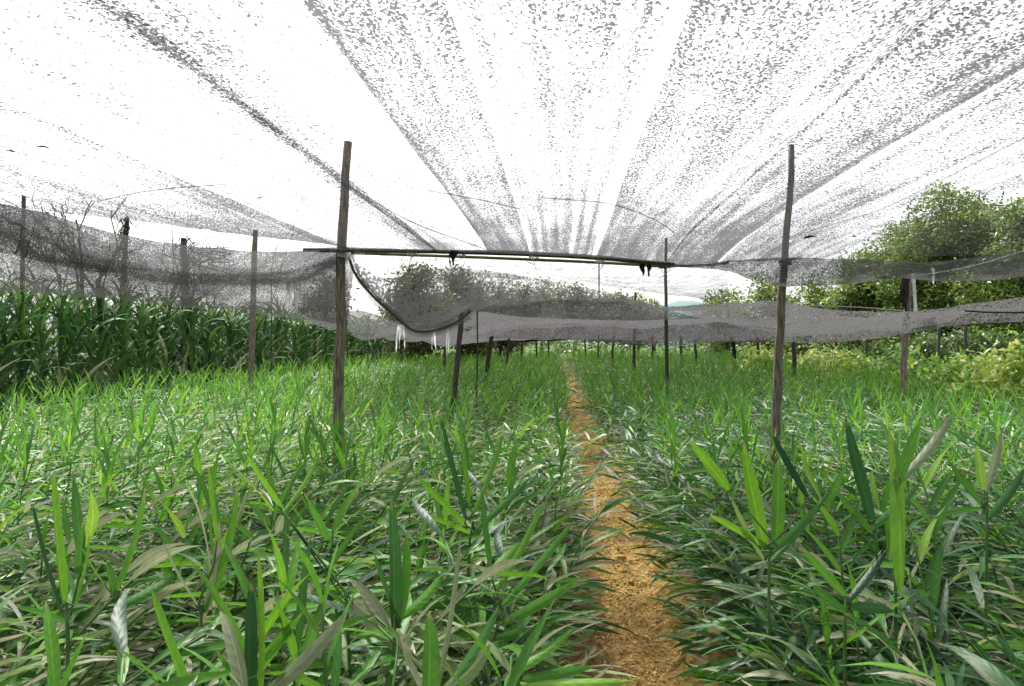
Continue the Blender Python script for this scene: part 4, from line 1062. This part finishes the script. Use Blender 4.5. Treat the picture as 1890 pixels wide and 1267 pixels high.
for i, (px, Y, pt, w, lb) in enumerate([(1720, 20, 600, 120, 'dark shrub under the large right tree'), (1810, 19, 598, 120, 'dark shrub behind the yellow bushes'), (1630, 23, 612, 110, 'dark shrub under the left flank of the large tree'), (1550, 25, 616, 90, 'dark shrub in the shade behind the right net band'), (1890, 18, 590, 110, 'dark shrub at the right edge behind the nets')]):
    bush(px, Y, pt, w, lb, 90 + i, 'tree', .12, 2200, (0, .4), 'shrub', 'dark shrubs under the trees')
# orange flowers among the squash leaves
for i, (px, py, Y) in enumerate([(1848, 655, 10.9), (1862, 648, 10.9), (1876, 640, 10.6)]):
    rng = np.random.default_rng(i); k = 6
    V, F, A = leaves(np.zeros((k, 3)), np.arange(k) * 1.05, .6, .5, .06, .045, 0, 1, S=3, across=2)
    if i == 0: M['petal'] = simple('petal', [(.3, (.75, .38, .02)), (.7, (.8, .55, .04))], nscale=10)
    t = build('flower', (V, F, A), M['petal'], loc=P(px, py, Y)); tag(t, ['orange flower lowest on the yellowish bush at right', 'orange flower in the middle of the yellowish bush', 'orange flower nearest the right edge'][i], 'flower', 'orange flowers in the bushes')

# far hills
hx = np.linspace(-700, 900, 161); hy = np.array([380, 430, 520, 640.])
HX, HYY = np.meshgrid(hx, hy, indexing='ij')
prof = np.interp(hx, [-700, 0, 60, 75, 95, 105, 150, 900], [0, 0, 18, 29, 29, 22, 0, 0]) + 3 * fbm(hx * .03, hx * 0, 2)
prof = prof * (prof > 3.2)
HZ = prof[:, None] * np.array([0, .75, 1, .3])[None] - .3
i, j = np.meshgrid(np.arange(160), np.arange(3), indexing='ij'); b_ = i * 4 + j
o = build('hills', (np.stack([HX, HYY, HZ], -1).reshape(-1, 3), np.stack([b_, b_ + 4, b_ + 5, b_ + 1], -1).reshape(-1, 4), None), M['hill'])
tag(o, kind='structure', label='far blue green hills')

# scrub closing the far end of the field, low and dense
rng = np.random.default_rng(5)
bl = [(x + rng.uniform(-1, 1), 52 + rng.uniform(-2, 2) - max(0, x) * .35, rng.uniform(.6, 1.3), 1.7, 1.2, rng.uniform(.9, 1.7)) for x in np.arange(-32, 48, 1.3)]
b = Buf(); b.add(*crown(rng, bl, 15000, .26, (0, .6)))
o = build('scrub', b, M['tree']); tag(o, 'low dark scrub closing the far end of the field behind the nets', 'scrub', kind='stuff')
